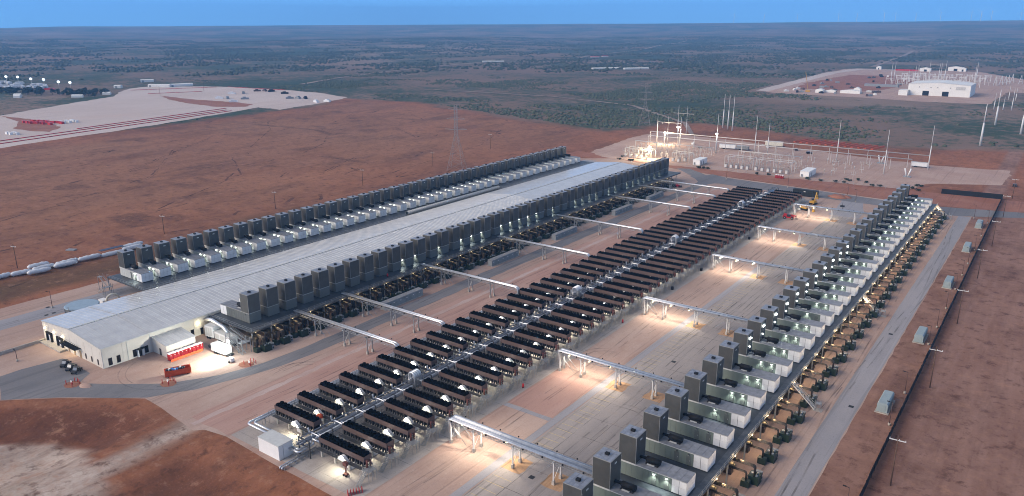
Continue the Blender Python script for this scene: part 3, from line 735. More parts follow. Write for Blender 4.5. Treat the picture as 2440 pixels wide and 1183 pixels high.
# the right-hand row (nearest the camera)
R_OFF2 = {3, 4, 19}; R_ONE = {5, 12}
def rk(i):
    l = 'off' if i in R_OFF2 else ('one' if i in R_ONE else 'two')
    return (l, i < 9, 8 <= i <= 18)
def rt_(i):
    q, e = ends(i, 31, 'the near end', 'the far end')
    st = {'off': 'with both door lamps out', 'one': 'with one door lamp lit', 'two': 'with two lit door lamps'}[rk(i)[0]]
    return f'{q} generator {e if q not in ("nearest", "farthest") else "one"} of the right-hand row, {st}'
pr = {}
for i in range(31):
    k = rk(i)
    if k not in pr: pr[k] = module(1, 'generator_module', {'off': (0, 0), 'one': (1, 0), 'two': (1, 1)}[k[0]], k[1], k[2])
row(pr, 31, -60.92, 104.205, 10.7721, rk, rt_, 'generators along the right-hand deck')
# the left-hand row beyond the long roof
def lt(i):
    q, e = ends(i, 44, 'the near end', 'the far end')
    return f'{q} generator {e if q not in ("nearest", "farthest") else "one"} of the left row beyond the long roof'
lk = lambda i: 'dim' if i in (0, 20) else 'lit'
pl = {'lit': module(1, 'generator_module', (1, 1), False, False, CONTL), 'dim': module(1, 'generator_module', (0, 1), False, False, CONTL)}
row(pl, 44, -271.12, 131.25, 6.9476, lk, lt, 'generators along the left-hand deck')
# the middle row, turned round so the stacks stand on the outer side
M_ON = {10, 11, 13, 15, 16, 17, 19, 20, 21, 22, 23, 25, 28, 29, 30, 31, 33, 34, 36, 37, 38, 39, 40, 41, 42}
def mt(i):
    q, e = ends(i, 44, 'the near end', 'the far end')
    return f'{q} generator {e if q not in ("nearest", "farthest") else "one"} of the middle row, ' + ('base lamp lit' if i in M_ON else 'base unlit')
mk = lambda i: i in M_ON
pm_ = {True: module(-1, 'generator_module', (1,), False), False: module(-1, 'generator_module', (0,), False)}
row(pm_, 44, -195.78, 130.36, 6.9476, mk, mt, 'generators along the middle deck')

# ------------------------------------------------------------------ decks the modules stand on
def deck(nm, label, x0, x1, y0, y1, rail_sides, colstep):
    t = thing(nm, label, 'platform', ((x0+x1)/2, y0, 0))
    ox, oy = (x0+x1)/2, y0
    b = MB(); b.box(x0-ox, 0, DECK-.14, x1-ox, y1-oy, DECK)
    ob('deck_plate', b.mesh('deck_plate', GRATE), t)
    if 'E' in rail_sides: ob('catwalk', MB().box(x1-ox-1.9, .1, DECK, x1-ox-.05, y1-oy-.1, DECK+.05).mesh('catwalk', mat('catwalk_grating', (.13, .14, .155), .5, .3, .2, .8, bump=.2, bscale=20)), t)
    b = MB()
    for x in (x0+.2, (x0+x1)/2, x1-.2): b.box(x-ox-.12, .05, DECK-.55, x-ox+.12, y1-oy-.05, DECK-.15)
    for y in np.arange(0, y1-y0, colstep): b.box(x0-ox+.35, y+.1, DECK-.5, x1-ox-.35, y+.3, DECK-.17)
    ob('deck_beam', b.mesh('deck_beam', DKSTEEL), t)
    cm = MB().box(-.15, -.15, 0, .15, .15, DECK-.56).mesh('column', GALV)
    for y in np.arange(0, y1-y0+.1, colstep):
        for x in (x0+.2, x1-.2): ob('column', cm, t, (x-ox, y+.2, 0))
    for sd_ in rail_sides:
        b = MB()
        if sd_ in 'EW':
            x = (x1 if sd_ == 'E' else x0) - ox
            for z in (.55, 1.1): b.beam((x, 0, DECK+z), (x, y1-oy, DECK+z), .05)
            for y in np.arange(0, y1-oy, 2.4): b.box(x-.025, y-.025, DECK, x+.025, y+.025, DECK+1.1)
        else:
            for z in (.55, 1.1): b.beam((x0-ox, 0, DECK+z), (x1-ox, 0, DECK+z), .05)
            for x in np.arange(x0, x1, 2.0): b.box(x-ox-.025, -.025, DECK, x-ox+.025, .025, DECK+1.1)
        ob('railing', b.mesh('railing', GALV), t)
    return t
deck('generator_platform', 'dark grated steel deck carrying the right-hand generator row', -64.6, -45.6, 97.5, 434, 'E', 10.7721)
deck('generator_platform', 'dark grated steel deck carrying the middle generator row beside the roof', -210.2, -188.0, 124.6, 437, 'ES', 6.9476)
deck('generator_platform', 'dark grated steel deck carrying the left generator row beyond the roof', -275.6, -249.9, 125.2, 437, 'ES', 6.9476)
# pale lagged duct lying along the inner edge of the left deck
b = MB(); b.tube([(0, 0, 0), (0, 74, 0)], .95, 10)
for y in np.arange(0, 74, 1.5): b.tube([(0, y, 0), (0, y+.25, 0)], 1.02, 10)
ob('lagged_duct', b.mesh('lagged_duct', mat('pale_lagging', (.52, .52, .50), .6, .1, .15, 1.2)), None, (-250.9, 258, DECK+.95), label='long pale ribbed duct lying on the left deck beside the roof', cat='duct')

# ------------------------------------------------------------------ cooling skids below the deck edges
def skid(nm, mirror, full):
    """tank, fan box, hot drum and the pipe arches that come out from under a deck; x grows away from the deck"""
    r = thing(nm, 'x', 'cooling skid')
    p = MB().box(3.2, -1.25, .12, 5.5, 1.25, 1.9); p.box(3.1, -1.3, 0, 5.6, 1.3, .12)
    tk = ob('tank', p.mesh('tank', TANKG), r)
    b = MB(); b.box(3.5, -.25, 1.9, 4.3, .5, 2.2); b.cyl(4.9, .5, 1.9, 2.3, .22, 8); b.cyl(4.9, -.6, 1.9, 2.15, .3, 8); ob('fitting', b.mesh('fitting', GALV), tk)
    b = MB(); b.box(3.9, 1.3, .1, 5.4, 2.1, 2.0, 0)
    for z in (.6, 1.45): b.tube([(5.41, 1.7, z), (5.46, 1.7, z)], .26, 8, 1)
    ob('fan_box', b.mesh('fan_box', BOXG, BLACK), r)
    b = MB(); b.tube([(-4.6, .2, 2.2), (-.4, .2, 2.2)], .8, 12); b.tube([(-.4, .2, 2.2), (0, .2, 2.2)], .8, 12, 0, True, .4); b.box(-4.4, -.5, .1, -.6, .9, 1.5)
    ob('engine_drum', b.mesh('engine_drum', BRASSY), r)
    def arch(y, zt, xo, zb):
        return [(-2.5, y, zt), (xo-.5, y, zt), (xo-.15, y, zt-.1), (xo, y, zt-.45), (xo, y, zb)]
    am = MB()
    for dy in (0, .42, .84): am.tube(arch(dy, 4.3, 4.5, 1.9), .15, 6)
    ob('tall_pipe_arch', am.mesh('tall_pipe_arch', PIPEBK), r, (0, -1.1, 0))
    am = MB()
    for dy in (0, .42): am.tube(arch(dy, 3.4, 3.3, 1.5), .15, 6)
    ob('low_pipe_arch', am.mesh('low_pipe_arch', PIPEBK), r, (0, -2.7, 0))
    if nm.endswith('_'):
        am = MB()
        for dy in (0, .5, 1.0): am.tube(arch(dy, 4.7 - dy*.3, 2.4 + dy*.4, .8), .17, 6)
        ob('pipe_cluster', am.mesh('pipe_cluster', mat('dark_pipe', (.05, .045, .04), .4, .6, .2, 2)), r, (0, 1.4, 0))
        ob('pump_block', MB().box(.4, 1.2, 0, 2.2, 3.2, 1.7).box(.8, 1.6, 1.7, 1.8, 2.6, 2.6).mesh('pump_block', BLACK), r)
    if full:
        b = MB(); b.box(2.4, -3.2, 0, 4.2, -1.9, 1.5); ob('valve_box', b.mesh('valve_box', TANKG), r)
    b = MB().box(-.3, -.12, 4.72, -.1, .12, 4.85); ob('work_lamp', b.mesh('work_lamp', LAMPY), r)
    light('POINT', r, (1.3, .1, 4.6), SK_E, (1.0, .73, .42), .6, key='skid_lamp' + nm)
    return r
SK_E = 560
s0 = skid('cooling_skid', False, True)
for i in range(31):
    q, e = ends(i, 31, 'the near end', 'the far end')
    lab = f'green cooling tank with pipe arches, {q} {e if q not in ("nearest", "farthest") else "one"} of the right-hand row'
    Y = 102.2 + 10.7721*i
    if i == 0: s0.location = (-45.6, Y, 0); s0['label'] = lab; s0['group'] = 'cooling skids by the right-hand deck'
    else: dup(s0, (-45.6, Y, 0), lab)
SK_E = 80
s1 = skid('cooling_skid_', False, True); s1.name = 'cooling_skid'
for i in range(43):
    q, e = ends(i, 43, 'the near end', 'the far end')
    lab = f'dark cooling tank with pipe arches, {q} {e if q not in ("nearest", "farthest") else "one"} of the middle row'
    Y = 126.4 + 6.9476*i
    if i == 0: s1.location = (-188.4, Y, 0); s1['label'] = lab; s1['group'] = 'cooling skids by the middle deck'
    else: dup(s1, (-188.4, Y, 0), lab)

# ------------------------------------------------------------------ dry coolers
def cooler(east, fans_apart, lit=True):
    r = thing('dry_cooler', 'x', 'cooler')
    Lx, Wy, Z0, Z1 = 14.6, 2.3, 3.85, 5.05
    for v, n in ((0, 'side_panel'), (Wy, 'side_panel')):
        ob(n, MB().box(0, v-.04, Z0, Lx, v+.04, Z1).mesh(n, BROWN), r)
    for u in (0.04, Lx-.04): ob('end_panel', MB().box(u-.04, .04, Z0, u+.04, Wy-.04, Z1).mesh('end_panel', BROWN), r)
    ob('fan_deck', MB().box(.1, .06, 4.55, Lx-.1, Wy-.06, 4.7).mesh('fan_deck', FANB), r)
    fm = MB(); fm.cyl(0, 0, 4.7, 5.42, .53, 8); fm.box(-.16, -.16, 5.4, .16, .16, 5.6)
    if fans_apart:
        fmm = fm.mesh('fan', FANB)
        for a in range(12):
            for v in (.62, 1.68): ob('fan', fmm, r, (.75 + a*1.19, v, 0))
    else:
        b = MB()
        for a in range(12):
            for v in (.62, 1.68): b.cyl(.75+a*1.19, v, 4.7, 5.42, .53, 7); b.box(.59+a*1.19, v-.16, 5.4, .91+a*1.19, v+.16, 5.58)
        ob('fan_bank', b.mesh('fan_bank', FANB), r, kind='stuff')
    lg = MB().box(-.2, -.2, 0, .2, .2, 2.3).mesh('leg', CREAM)
    for u in (.5, 5.0, 9.6, 14.1):
        for v in (.15, 2.15): ob('leg', lg, r, (u, v, 0))
    b = MB()
    for v in (-.05, Wy+.05): b.box(0, v-.08, 2.3, Lx, v+.08, 2.55)
    for u in (.5, 5, 9.6, 14.1): b.box(u-.08, .1, 2.3, u+.08, Wy-.1, 2.5)
    for u in np.arange(.15, Lx, 1.3):
        for v in (0.02, Wy-.02): b.box(u-.05, v-.05, 2.55, u+.05, v+.05, Z0)
    ob('frame', b.mesh('frame', mat('cooler_frame', (.15, .15, .15), .5, .3, .15, 1)), r)
    b = MB()
    b.box(.3, .3, 2.9, Lx-.3, Wy-.3, 3.9)
    for u in np.arange(.5, Lx-.3, .8): b.box(u-.16, .06, 2.6, u+.16, .3, 3.9)
    ob('coil_bundle', b.mesh('coil_bundle', BLACK), r)
    b = MB(); b.box(0, -1.0, 2.42, Lx, -.14, 2.5)
    for z in (2.95, 3.4): b.beam((0, -1.0, z), (Lx, -1.0, z), .045)
    for u in np.arange(0, Lx+.1, 1.8): b.box(u-.03, -1.03, 2.4, u+.03, -.97, 3.4)
    ob('walkway', b.mesh('walkway', DKSTEEL), r)
    ob('vessel', MB().cyl(12.0 if not east else 2.4, 3.2, 0, 2.5, .55, 10).mesh('vessel', CREAM), r)
    ob('pump_skid', MB().box(7.4, .5, 0, 9.9, 1.9, 1.05).mesh('pump_skid', WHITEP), r)
    ob('control_box', MB().extr([(7.0, 2.52), (10.3, 2.52), (9.9, 3.0), (8.9, 3.75), (8.2, 3.75), (7.2, 2.95)], 'y', -.95, -.2).mesh('control_box', WHITEP), r)
    if east:
        b = MB()
        b.box(Lx+.1, -.9, 2.45, Lx+2.2, 1.4, 2.53)
        for z in (3.0, 3.5):
            b.beam((Lx+2.2, -.9, z), (Lx+2.2, 1.4, z), .05); b.beam((Lx+.1, 1.4, z), (Lx+2.2, 1.4, z), .05)
        for p in ((Lx+2.2, -.9), (Lx+2.2, 1.4), (Lx+1.2, 1.4), (Lx+2.2, .2)): b.box(p[0]-.04, p[1]-.04, 0, p[0]+.04, p[1]+.04, 3.5)
        ob('platform', b.mesh('platform', GALV), r)
        b = MB()
        for v in (Lx+.7, Lx+1.7):
            b.beam((v, -.9, 2.45), (v, -3.3, 0), .07, .18); b.beam((v, -.9, 3.4), (v, -3.3, 1.0), .05)
        for k in range(9):
            f = k/9; b.box(Lx+.7, -3.3+2.4*f-.13, 2.45*f+.12, Lx+1.7, -3.3+2.4*f+.13, 2.45*f+.16)
        ob('stair', b.mesh('stair', GALV), r)
        b = MB(); b.cyl(Lx+.35, .5, 2.5, 4.3, .24, 8); b.cyl(Lx+.35, 1.6, 2.5, 4.0, .2, 8); b.tube([(Lx-.1, .5, 4.2), (Lx+.5, .5, 4.2), (Lx+.7, .9, 4.0)], .16, 6)
        ob('manifold', b.mesh('manifold', mat('primer_red', (.20, .075, .06), .5, .2, .2, 2)), r)
    else:
        b = MB(); b.box(-1.3, -1.0, 2.42, -.05, 3.2, 2.5)
        for z in (3.0, 3.5): b.beam((-1.3, -1, z), (-1.3, 3.2, z), .05)
        for v in (-1, 0.4, 1.8, 3.2): b.box(-1.34, v-.04, 0, -1.26, v+.04, 3.5)
        ob('platform', b.mesh('platform', GALV), r)
    b = MB().box(-.16, -.1, 0, .16, .1, .12); ob('flood_lamp', b.mesh('flood_lamp', LAMPW if lit else LAMPOFF), r, (8.6, -1.3, 3.75))
    if lit: light('SPOT', r, (8.6, -1.3, 3.72), CO_E, (1.0, .95, .72), .2, None, 150, key='cooler')
    return r
CO_E = 1500
ca_, cb_ = cooler(False, False), cooler(True, False)
cfa, cfb = cooler(False, True), cooler(True, True)
cua, cub = cooler(False, False, False), cooler(True, False, False)
NA, NB, CP = 47, 48, 6.866
for i in range(NA):
    q, e = ends(i, NA, 'the near end', 'the far end')
    lab = f'{q} brown dry cooler {e if q not in ("nearest", "farthest") else "one"} of the left cooler bank'
    src, first = (cfa, 0) if i < 10 else (ca_, 10) if i < 27 else (cua, 27)
    o = src if i == first else copy_tree(src)
    o.location = (-145.4, 100.5 + CP*i, 0); o['label'] = lab; o['group'] = 'dry coolers of the left bank'
for i in range(NB):
    q, e = ends(i, NB, 'the near end', 'the far end')
    lab = f'{q} brown dry cooler {e if q not in ("nearest", "farthest") else "one"} of the right cooler bank with stairs'
    src, first = (cfb, 0) if i < 10 else (cb_, 10) if i < 27 else (cub, 27)
    o = src if i == first else copy_tree(src)
    o.location = (-124.86, 97.0 + CP*i, 0); o['label'] = lab; o['group'] = 'dry coolers of the right bank'
# ------------------------------------------------------------------ the long building
WALL = mat('cream_wall_panel', (.60, .56, .50), .6, 0, .05, .3, grime=.06)
ROOFM = mat('pale_roof_sheet', (.55, .545, .54), .27, .2, .07, .25, rnd=.035, grime=.14, spec=.5)
WIN = mat('dark_glass', (.012, .013, .015), .12, 0, .2, 3, spec=.5)
XW, XE, XR, YF, YB = -247.25, -210.8, -229.0, 90.82, 434.0
ZE, ZR = 6.25, 7.85
bld = thing('long_building', 'long cream metal hall with pale ribbed roof between two generator rows', 'building', (XR, YF, 0))
def B_(p): return (p[0]-XR, p[1]-YF, p[2])
b = MB()
b._add([B_(p) for p in [(XW, YF, 0), (XE, YF, 0), (XE, YF, ZE), (XR, YF, ZR), (XW, YF, ZE)]], [(0, 1, 2, 3, 4)])
for x in np.arange(XW+4, XE, 4.5): b.box(x-XR-.03, -.04, .2, x-XR+.03, 0, 5.9)
ob('gable_wall', b.mesh('gable_wall', WALL), bld)
b = MB(); b._add([B_(p) for p in [(XW, YB, 0), (XE, YB, 0), (XE, YB, ZE), (XR, YB, ZR), (XW, YB, ZE)]], [(4, 3, 2, 1, 0)]); ob('gable_wall', b.mesh('gable_wall', WALL), bld)
b = MB(); b._add([B_(p) for p in [(XE, YF, 0), (XE, YB, 0), (XE, YB, ZE), (XE, YF, ZE)]], [(0, 1, 2, 3)])
for y in np.arange(YF+6, YF+60, 7.6): b.box(XE-XR, y-YF-.05, .1, XE-XR+.06, y-YF+.05, ZE-.1)
ob('side_wall', b.mesh('side_wall', WALL), bld)
b = MB(); b._add([B_(p) for p in [(XW, YF, 0), (XW, YB, 0), (XW, YB, ZE), (XW, YF, ZE)]], [(3, 2, 1, 0)]); ob('side_wall', b.mesh('side_wall', WALL), bld)
PWID = 1.53
def roofpiece(side, w, n=1):
    b = MB()
    x1 = (XE + .25 if side > 0 else XW - .25) - XR; z1 = ZE + .06
    zr = ZR + .10
    for k in range(n):
        o = k * w
        b._add([(0, o, zr), (x1, o, z1), (x1, o+w, z1), (0, o+w, zr), (0, o, zr-.08), (x1, o, z1-.08), (x1, o+w, z1-.08), (0, o+w, zr-.08)],
               [(0, 1, 2, 3), (7, 6, 5, 4), (1, 5, 6, 2), (0, 4, 5, 1), (3, 2, 6, 7)] if side > 0 else [(3, 2, 1, 0), (4, 5, 6, 7), (2, 6, 5, 1), (1, 5, 4, 0), (7, 6, 2, 3)])
        if n == 1: b.beam((0, o+.08, zr+.03), (x1, o+.08, z1+.03), .10, .06)
    return b
rp_e = roofpiece(1, PWID).mesh('roof_panel', ROOFM); rp_w = roofpiece(-1, PWID).mesh('roof_panel', ROOFM)
NP = int((YB - YF) / PWID) + 1
for k in range(148):
    ob('roof_panel', rp_e, bld, (0, k*PWID - .2, 0)); ob('roof_panel', rp_w, bld, (0, k*PWID - .2, 0))
for sd_ in (1, -1):
    ob('roof_sheeting', roofpiece(sd_, PWID, NP-148).mesh('roof_sheeting', ROOFM), bld, (0, 148*PWID - .2, 0), kind='stuff')
b = MB(); b.box(-.28, -.2, ZR+.10, .28, YB-YF, ZR+.22); ob('ridge_cap', b.mesh('ridge_cap', TRIM), bld)
b = MB(); yy = 105.4 - YF
b.beam((0, yy, ZR+.2), (XE-XR+.25, yy, ZE+.17), .5, .06); b.beam((0, yy, ZR+.2), (XW-XR-.25, yy, ZE+.17), .5, .06); ob('flashing', b.mesh('flashing', ROOFM), bld)
b = MB(); b.box(XE-XR+.22, -.2, ZE-.14, XE-XR+.42, YB-YF, ZE+.02); ob('gutter', b.mesh('gutter', TRIM), bld)
b = MB()
b.beam((XE-XR+.2, -.12, ZE-.05), (0, -.12, ZR-.02), .16, .3); b.beam((XW-XR-.2, -.12, ZE-.05), (0, -.12, ZR-.02), .16, .3); ob('fascia', b.mesh('fascia', TRIM), bld)
ds = MB().box(0, -.07, .1, .12, .07, ZE-.1).mesh('downspout', TRIM)
for y in (91.0, 98.2, 105.2): ob('downspout', ds, bld, (XE-XR+.02, y-YF, 0))
wm = MB().box(-.01, -.5, 0, .05, .5, 2.1).mesh('window', WIN); fm_ = MB()
fm_.box(0, -.56, -.06, .07, .56, 0); fm_.box(0, -.56, 2.1, .07, .56, 2.16); fm_.box(0, -.56, 0, .07, -.5, 2.1); fm_.box(0, .5, 0, .07, .56, 2.1)
fm_ = fm_.mesh('window_frame', DKSTEEL)
for y in (93.0, 95.4, 100.2, 103.8, 118.8):
    w = ob('window', wm, bld, (XE-XR, y-YF, .5)); ob('window_frame', fm_, w)
wn = MB().box(-.4, -.05, 0, .4, .01, 1.7).mesh('window', WIN)
for x in (-220.6, -217.1, -213.45): ob('window', wn, bld, (x-XR, 0, .6))
d = ob('door', MB().box(0, -.45, 0, .06, .45, 2.2).mesh('door', WIN), bld, (XE-XR, 101.85-YF, .05))
b = MB()
for v in (-.95, .62): b.box(0, v, 0, .5, v+.33, 2.5)
b.box(0, -1.15, 2.5, 1.3, 1.15, 2.62, 1); ob('door_hood', b.mesh('door_hood', WHITEP, BLACK), d)
ob('door', MB().box(0, -.45, 0, .06, .45, 2.2).mesh('door', WIN), bld, (XE-XR, 122-YF, .1))
ob('door', MB().box(-.6, -.06, 0, .6, .01, 2.2).mesh('door', mat('tan_door', (.30, .21, .12), .5)), bld, (-223.9-XR, 0, .05))
for x in (-243.0, -236.1):
    dd = ob('dock_door', MB().box(-1.1, -.05, .9, 1.1, .01, 3.3).mesh('dock_door', WHITEP), bld, (x-XR, 0, -.4))
    b = MB(); b.box(-1.75, -.5, .6, -1.1, .0, 3.9); b.box(1.1, -.5, .6, 1.75, .0, 3.9); b.box(-1.1, -.5, 3.3, 1.1, .0, 3.9); ob('dock_seal', b.mesh('dock_seal', BLACK), dd)
b = MB(); b.box(-5, -1.9, 3.05, 5, -.02, 3.17)
for x in np.arange(-4.9, 5, 1.1): b.beam((x, -1.8, 3.1), (x, 0, 3.75), .06)
for x in np.arange(-5, 5.01, 1.0): b.box(x-.04, -1.95, 3.17, x+.04, -.02, 3.26)
ob('canopy', b.mesh('canopy', BLACK), bld, (-228.1-XR, 0, 0))
ob('door', MB().box(-.5, -.06, 0, .5, .01, 2.2).mesh('door', mat('tan_door', (.30, .21, .12))), bld, (-231-XR, 0, .05))
ob('door', MB().box(-.5, -.06, 0, .5, .01, 2.2).mesh('door', mat('tan_door', (.30, .21, .12))), bld, (-227.5-XR, 0, .05))
lmw = MB().box(-.3, -.45, 0, .3, -.02, .25).mesh('wall_lamp', LAMPY)
for x, e_ in ((-245.6, 240), (-239.6, 240), (-233.9, 240)):
    ob('wall_lamp', lmw, bld, (x-XR, 0, 4.15)); light('SPOT', bld, (x-XR, -.9, 4.05), e_, (1, .84, .52), .15, (R(-14), 0, 0), 140, key='dock')
ob('wall_lamp', lmw, bld, (-228-XR, -1, 2.8)); light('POINT', bld, (-228-XR, -1.0, 2.7), 110, (1, .86, .5), .2)
ob('wall_lamp', MB().box(.02, -.2, 0, .35, .2, .2).mesh('side_lamp', LAMPY), bld, (XE-XR, 121-YF, 4.2)); light('POINT', bld, (XE-XR+.8, 121-YF, 4.0), 70, (1, .84, .5), .15)
ob('entry_lamp', MB().box(-.15, -.15, 0, .15, .15, .1).mesh('entry_lamp', LAMPOFF), bld, (XE-XR+.8, 102-YF, 2.36))
b = MB(); b.box(-7, -2.2, 0, 7, -.02, .55); ob('dock_apron', b.mesh('dock_apron', CONCR), bld, (-239.5-XR, 0, 0))
# annex
an = thing('annex', 'low cream lean-to annex with ribbed roof behind the red toilets', 'building', (-210.7, 105.7, 0))
b = MB(); b._add([(0, 0, 0), (7.6, 0, 0), (7.6, 0, 3.7), (0, 0, 4.75), (0, 9.4, 0), (7.6, 9.4, 0), (7.6, 9.4, 3.7), (0, 9.4, 4.75)], [(0, 1, 2, 3), (7, 6, 5, 4), (1, 5, 6, 2)])
ob('wall', b.mesh('wall', WALL), an)
for k in range(7):
    b = MB(); y0 = -.15 + k*1.39
    b._add([(0, y0, 4.85), (7.85, y0, 3.77), (7.85, y0+1.39, 3.77), (0, y0+1.39, 4.85), (0, y0, 4.77), (7.85, y0, 3.69), (7.85, y0+1.39, 3.69), (0, y0+1.39, 4.77)],
           [(0, 1, 2, 3), (1, 5, 6, 2), (0, 4, 5, 1), (3, 2, 6, 7), (7, 6, 5, 4)]); b.beam((0, y0+.07, 4.9), (7.85, y0+.07, 3.82), .13, .1)
    if k == 0: rpm = b.mesh('roof_panel', ROOFM)
    ob('roof_panel', rpm, an, (0, k*1.39, 0))
ob('door', MB().box(-.5, -.05, 0, .5, .01, 2.1).mesh('door', DKSTEEL), an, (4.2, 0, .05))

# ------------------------------------------------------------------ pipe bridges
def bridge(label, X0, X1, Y, npipes, posts, elbow, wide, soil=False):
    t = thing('pipe_bridge', label, 'pipe bridge', (X0, Y, 0))
    L_ = X1 - X0; zt = 6.0
    b = MB(); h = wide/2
    for v in (-h, h):
        b.beam((0, v, zt-.45), (L_, v, zt-.45), .14, .14); b.beam((0, v, zt-.95), (L_, v, zt-.95), .10, .10)
        k = 0
        for x in np.arange(0, L_-1.9, 2.0):
            b.beam((x, v, zt-.95 if k % 2 else zt-.45), (x+2, v, zt-.45 if k % 2 else zt-.95), .07); k += 1
    for x in np.arange(0, L_+.1, 2.0): b.beam((x, -h-.15, zt-.42), (x, h+.15, zt-.42), .09)
    ob('truss', b.mesh('truss', GALV), t)
    gap = (wide - .3) / max(1, npipes - 1) if npipes > 2 else .85
    for k in range(npipes):
        v = (k - (npipes-1)/2) * gap
        rr = .30 if npipes <= 2 else (.24, .15, .2, .15, .24, .2)[k % 6]
        if elbow:
            e_ = L_ + k*.0
            pts = [(-3.5, v, zt), (e_-1.3, v, zt)]
            for a in np.arange(15, 91, 15): pts.append((e_-1.3+1.3*math.sin(R(a)), v, zt-1.3+1.3*math.cos(R(a))))
            pts.append((e_, v, 2.2)); pts += [(e_+.15, v, 1.95), (e_+.5, v, 1.8), (e_+2.5, v, 1.8)]
        else:
            pts = [(.2, v, 2.6), (.2, v, zt-.35), (.32, v, zt-.08), (.6, v, zt), (L_+1.5, v, zt)]
        ob('pipe', MB().tube(pts, rr, 8).mesh('pipe', SILVER if k % 3 != 2 else BLUEPIPE), t)
    for j, x in enumerate(posts):
        b = MB(); x -= X0
        for v in (-h-.1, h+.1):
            b.box(x-.13, v-.13, 1.0, x+.13, v+.13, zt-.5, 0); b.box(x-.3, v-.3, 0, x+.3, v+.3, 1.0, 1)
        b.beam((x, -h, 3.9), (x, h, 3.9), .1); b.beam((x, -h, 1.2), (x, h, 3.9), .08); b.beam((x, -h-.8, zt-.45), (x, h+.8, zt-.45), .16, .2)
        ob('support', b.mesh('support', MASTW if not elbow else GALV, CONCR), t)
        if j in (0, len(posts)-1):
            b = MB(); sg = 1 if j == 0 else -1
            for v in (-h, h): b.beam((x+sg*.1, v, zt-1), (x+sg*4.5, v, .9), .09)
            ob('brace', b.mesh('brace', GALV), t)
    b = MB()
    for x in np.arange(1.5, L_-2, 5.1): b.box(x-.15, -h-.75, zt-.1, x+.15, -h-.45, zt+.2); b.box(x+1.4, h+.1, zt+.2, x+1.65, h+.35, zt+.45)
    ob('pipe_clip', b.mesh('pipe_clip', BLACK), t, kind='stuff')
    return t
WY = [143.3, 163.5, 203.4, 252.3, 299.2, 352.2, 385.0, 405.2]
for i, y in enumerate(WY):
    q, e = ends(i, 8, 'the near end', 'the far end')
    bridge(f'{q} silver twin-pipe bridge {e if i not in (0, 7) else "one"} between middle deck and left coolers', -187.5, -145.3, y, 2, (-180.3, -167, -157), True, 1.9)['group'] = 'pipe bridges west of the coolers'
EY = [120.4, 167.6, 220.5, 281.2, 335.5, 390.2]
for i, y in enumerate(EY):
    q, e = ends(i, 6, 'the near end', 'the far end')
    t = bridge(f'{q} pale pipe bridge {e if i not in (0, 5) else "one"} between right coolers and right-hand deck', -105.3, -66.0, y, 6 if i < 2 else 4, (-104.4, -97.6, -86.5, -75.7), False, 2.6 if i < 1 else 2.0)
    t['group'] = 'pipe bridges east of the coolers'
    if i in (0, 1, 2, 3, 4, 5):
        for x in (-102, -95.5, -89):
            ob('flood_lamp', MB().box(-.15, -.3, 0, .15, .3, .08).mesh('flood_lamp', LAMPY), t, (x+105.3, 0, 4.94))
            for s_ in (1, -1): light('SPOT', t, (x+105.3, s_*.4, 4.85), 1700, (1, .88, .70), .3, (R(52)*s_, 0, 0), 140, key='bridge_flood')

# ------------------------------------------------------------------ pipe rack between the cooler banks
RACKP = mat('rack_pipe', (.15, .165, .20), .4, .5, .15, .8)
t = thing('pipe_rack', 'long grey pipe rack running between the two cooler banks', 'pipe rack', (-127.7, 92, 0))
for x, r_, m_ in ((-1.3, .32, RACKP), (-.45, .25, RACKP), (.35, .32, BLUEPIPE), (1.2, .2, RACKP)):
    ob('pipe', MB().tube([(x, 2 if x < 0 else 6, 3.3), (x, 338, 3.3)], r_, 8).mesh('pipe', m_), t)
fr = MB()
for x in (-1.8, 1.8): fr.box(x-.12, -.12, 0, x+.12, .12, 4.5)
fr.box(-2, -.1, 2.7, 2, .1, 2.95); fr.box(-2, -.1, 4.3, 2, .1, 4.5)
frm = fr.mesh('rack_frame', DKSTEEL)
for k in range(50): ob('rack_frame', frm, t, (0, 3 + k*CP, 0))
b = MB()
for x in (-.9, .9): b.beam((x, 2, 4.6), (x, 340, 4.6), .3, .1)
for y in np.arange(2, 340, 3.4): b.box(-1, y, 4.5, 1, y+.1, 4.64)
ob('cable_tray', b.mesh('cable_tray', RACKP), t)
# connecting spools at every cooler
def spool():
    r = thing('header_spool', 'x', 'pipe')
    def hoop(x0, x1, y, z0, z1, rr):
        pts = [(x0, y, z0), (x0, y, z1-.4)]
        for a in np.arange(0, 91, 30): pts.append((x0+.4-.4*math.cos(R(a)), y, z1-.4+.4*math.sin(R(a))))
        for a in np.arange(90, -1, -30): pts.append((x1-.4+.4*math.cos(R(a)), y, z1-.4+.4*math.sin(R(a))))
        pts.append((x1, y, z0)); return MB().tube(pts, rr, 7)
    ob('hoop', hoop(-.4, 2.3, 0, 3.3, 4.75, .17).mesh('hoop', SILVER), r)
    ob('hoop', hoop(.4, 2.9, .75, 3.3, 4.55, .15).mesh('hoop', SILVER), r)
    ob('valve', MB().cyl(.9, .3, 4.4, 4.9, .28, 8).mesh('valve', BLACK), r)
    ob('branch_pipe', MB().tube([(-1.2, 1.5, 3.3), (-3.2, 1.5, 3.3), (-3.4, 1.5, 3.5), (-3.4, 1.5, 4.3)], .2, 7).mesh('branch_pipe', BLUEPIPE), r)
    return r
sp0 = spool()
for i in range(47):
    q, e = ends(i, 47, 'the near end', 'the far end')
    lab = f'{q} silver pipe hoop set {e if i not in (0, 46) else "one"} along the rack between coolers'
    if i == 0: sp0.location = (-127.7, 97.6, 0); sp0['label'] = lab; sp0['group'] = 'pipe hoops between the cooler banks'
    else: dup(sp0, (-127.7, 97.6 + CP*i, 0), lab)
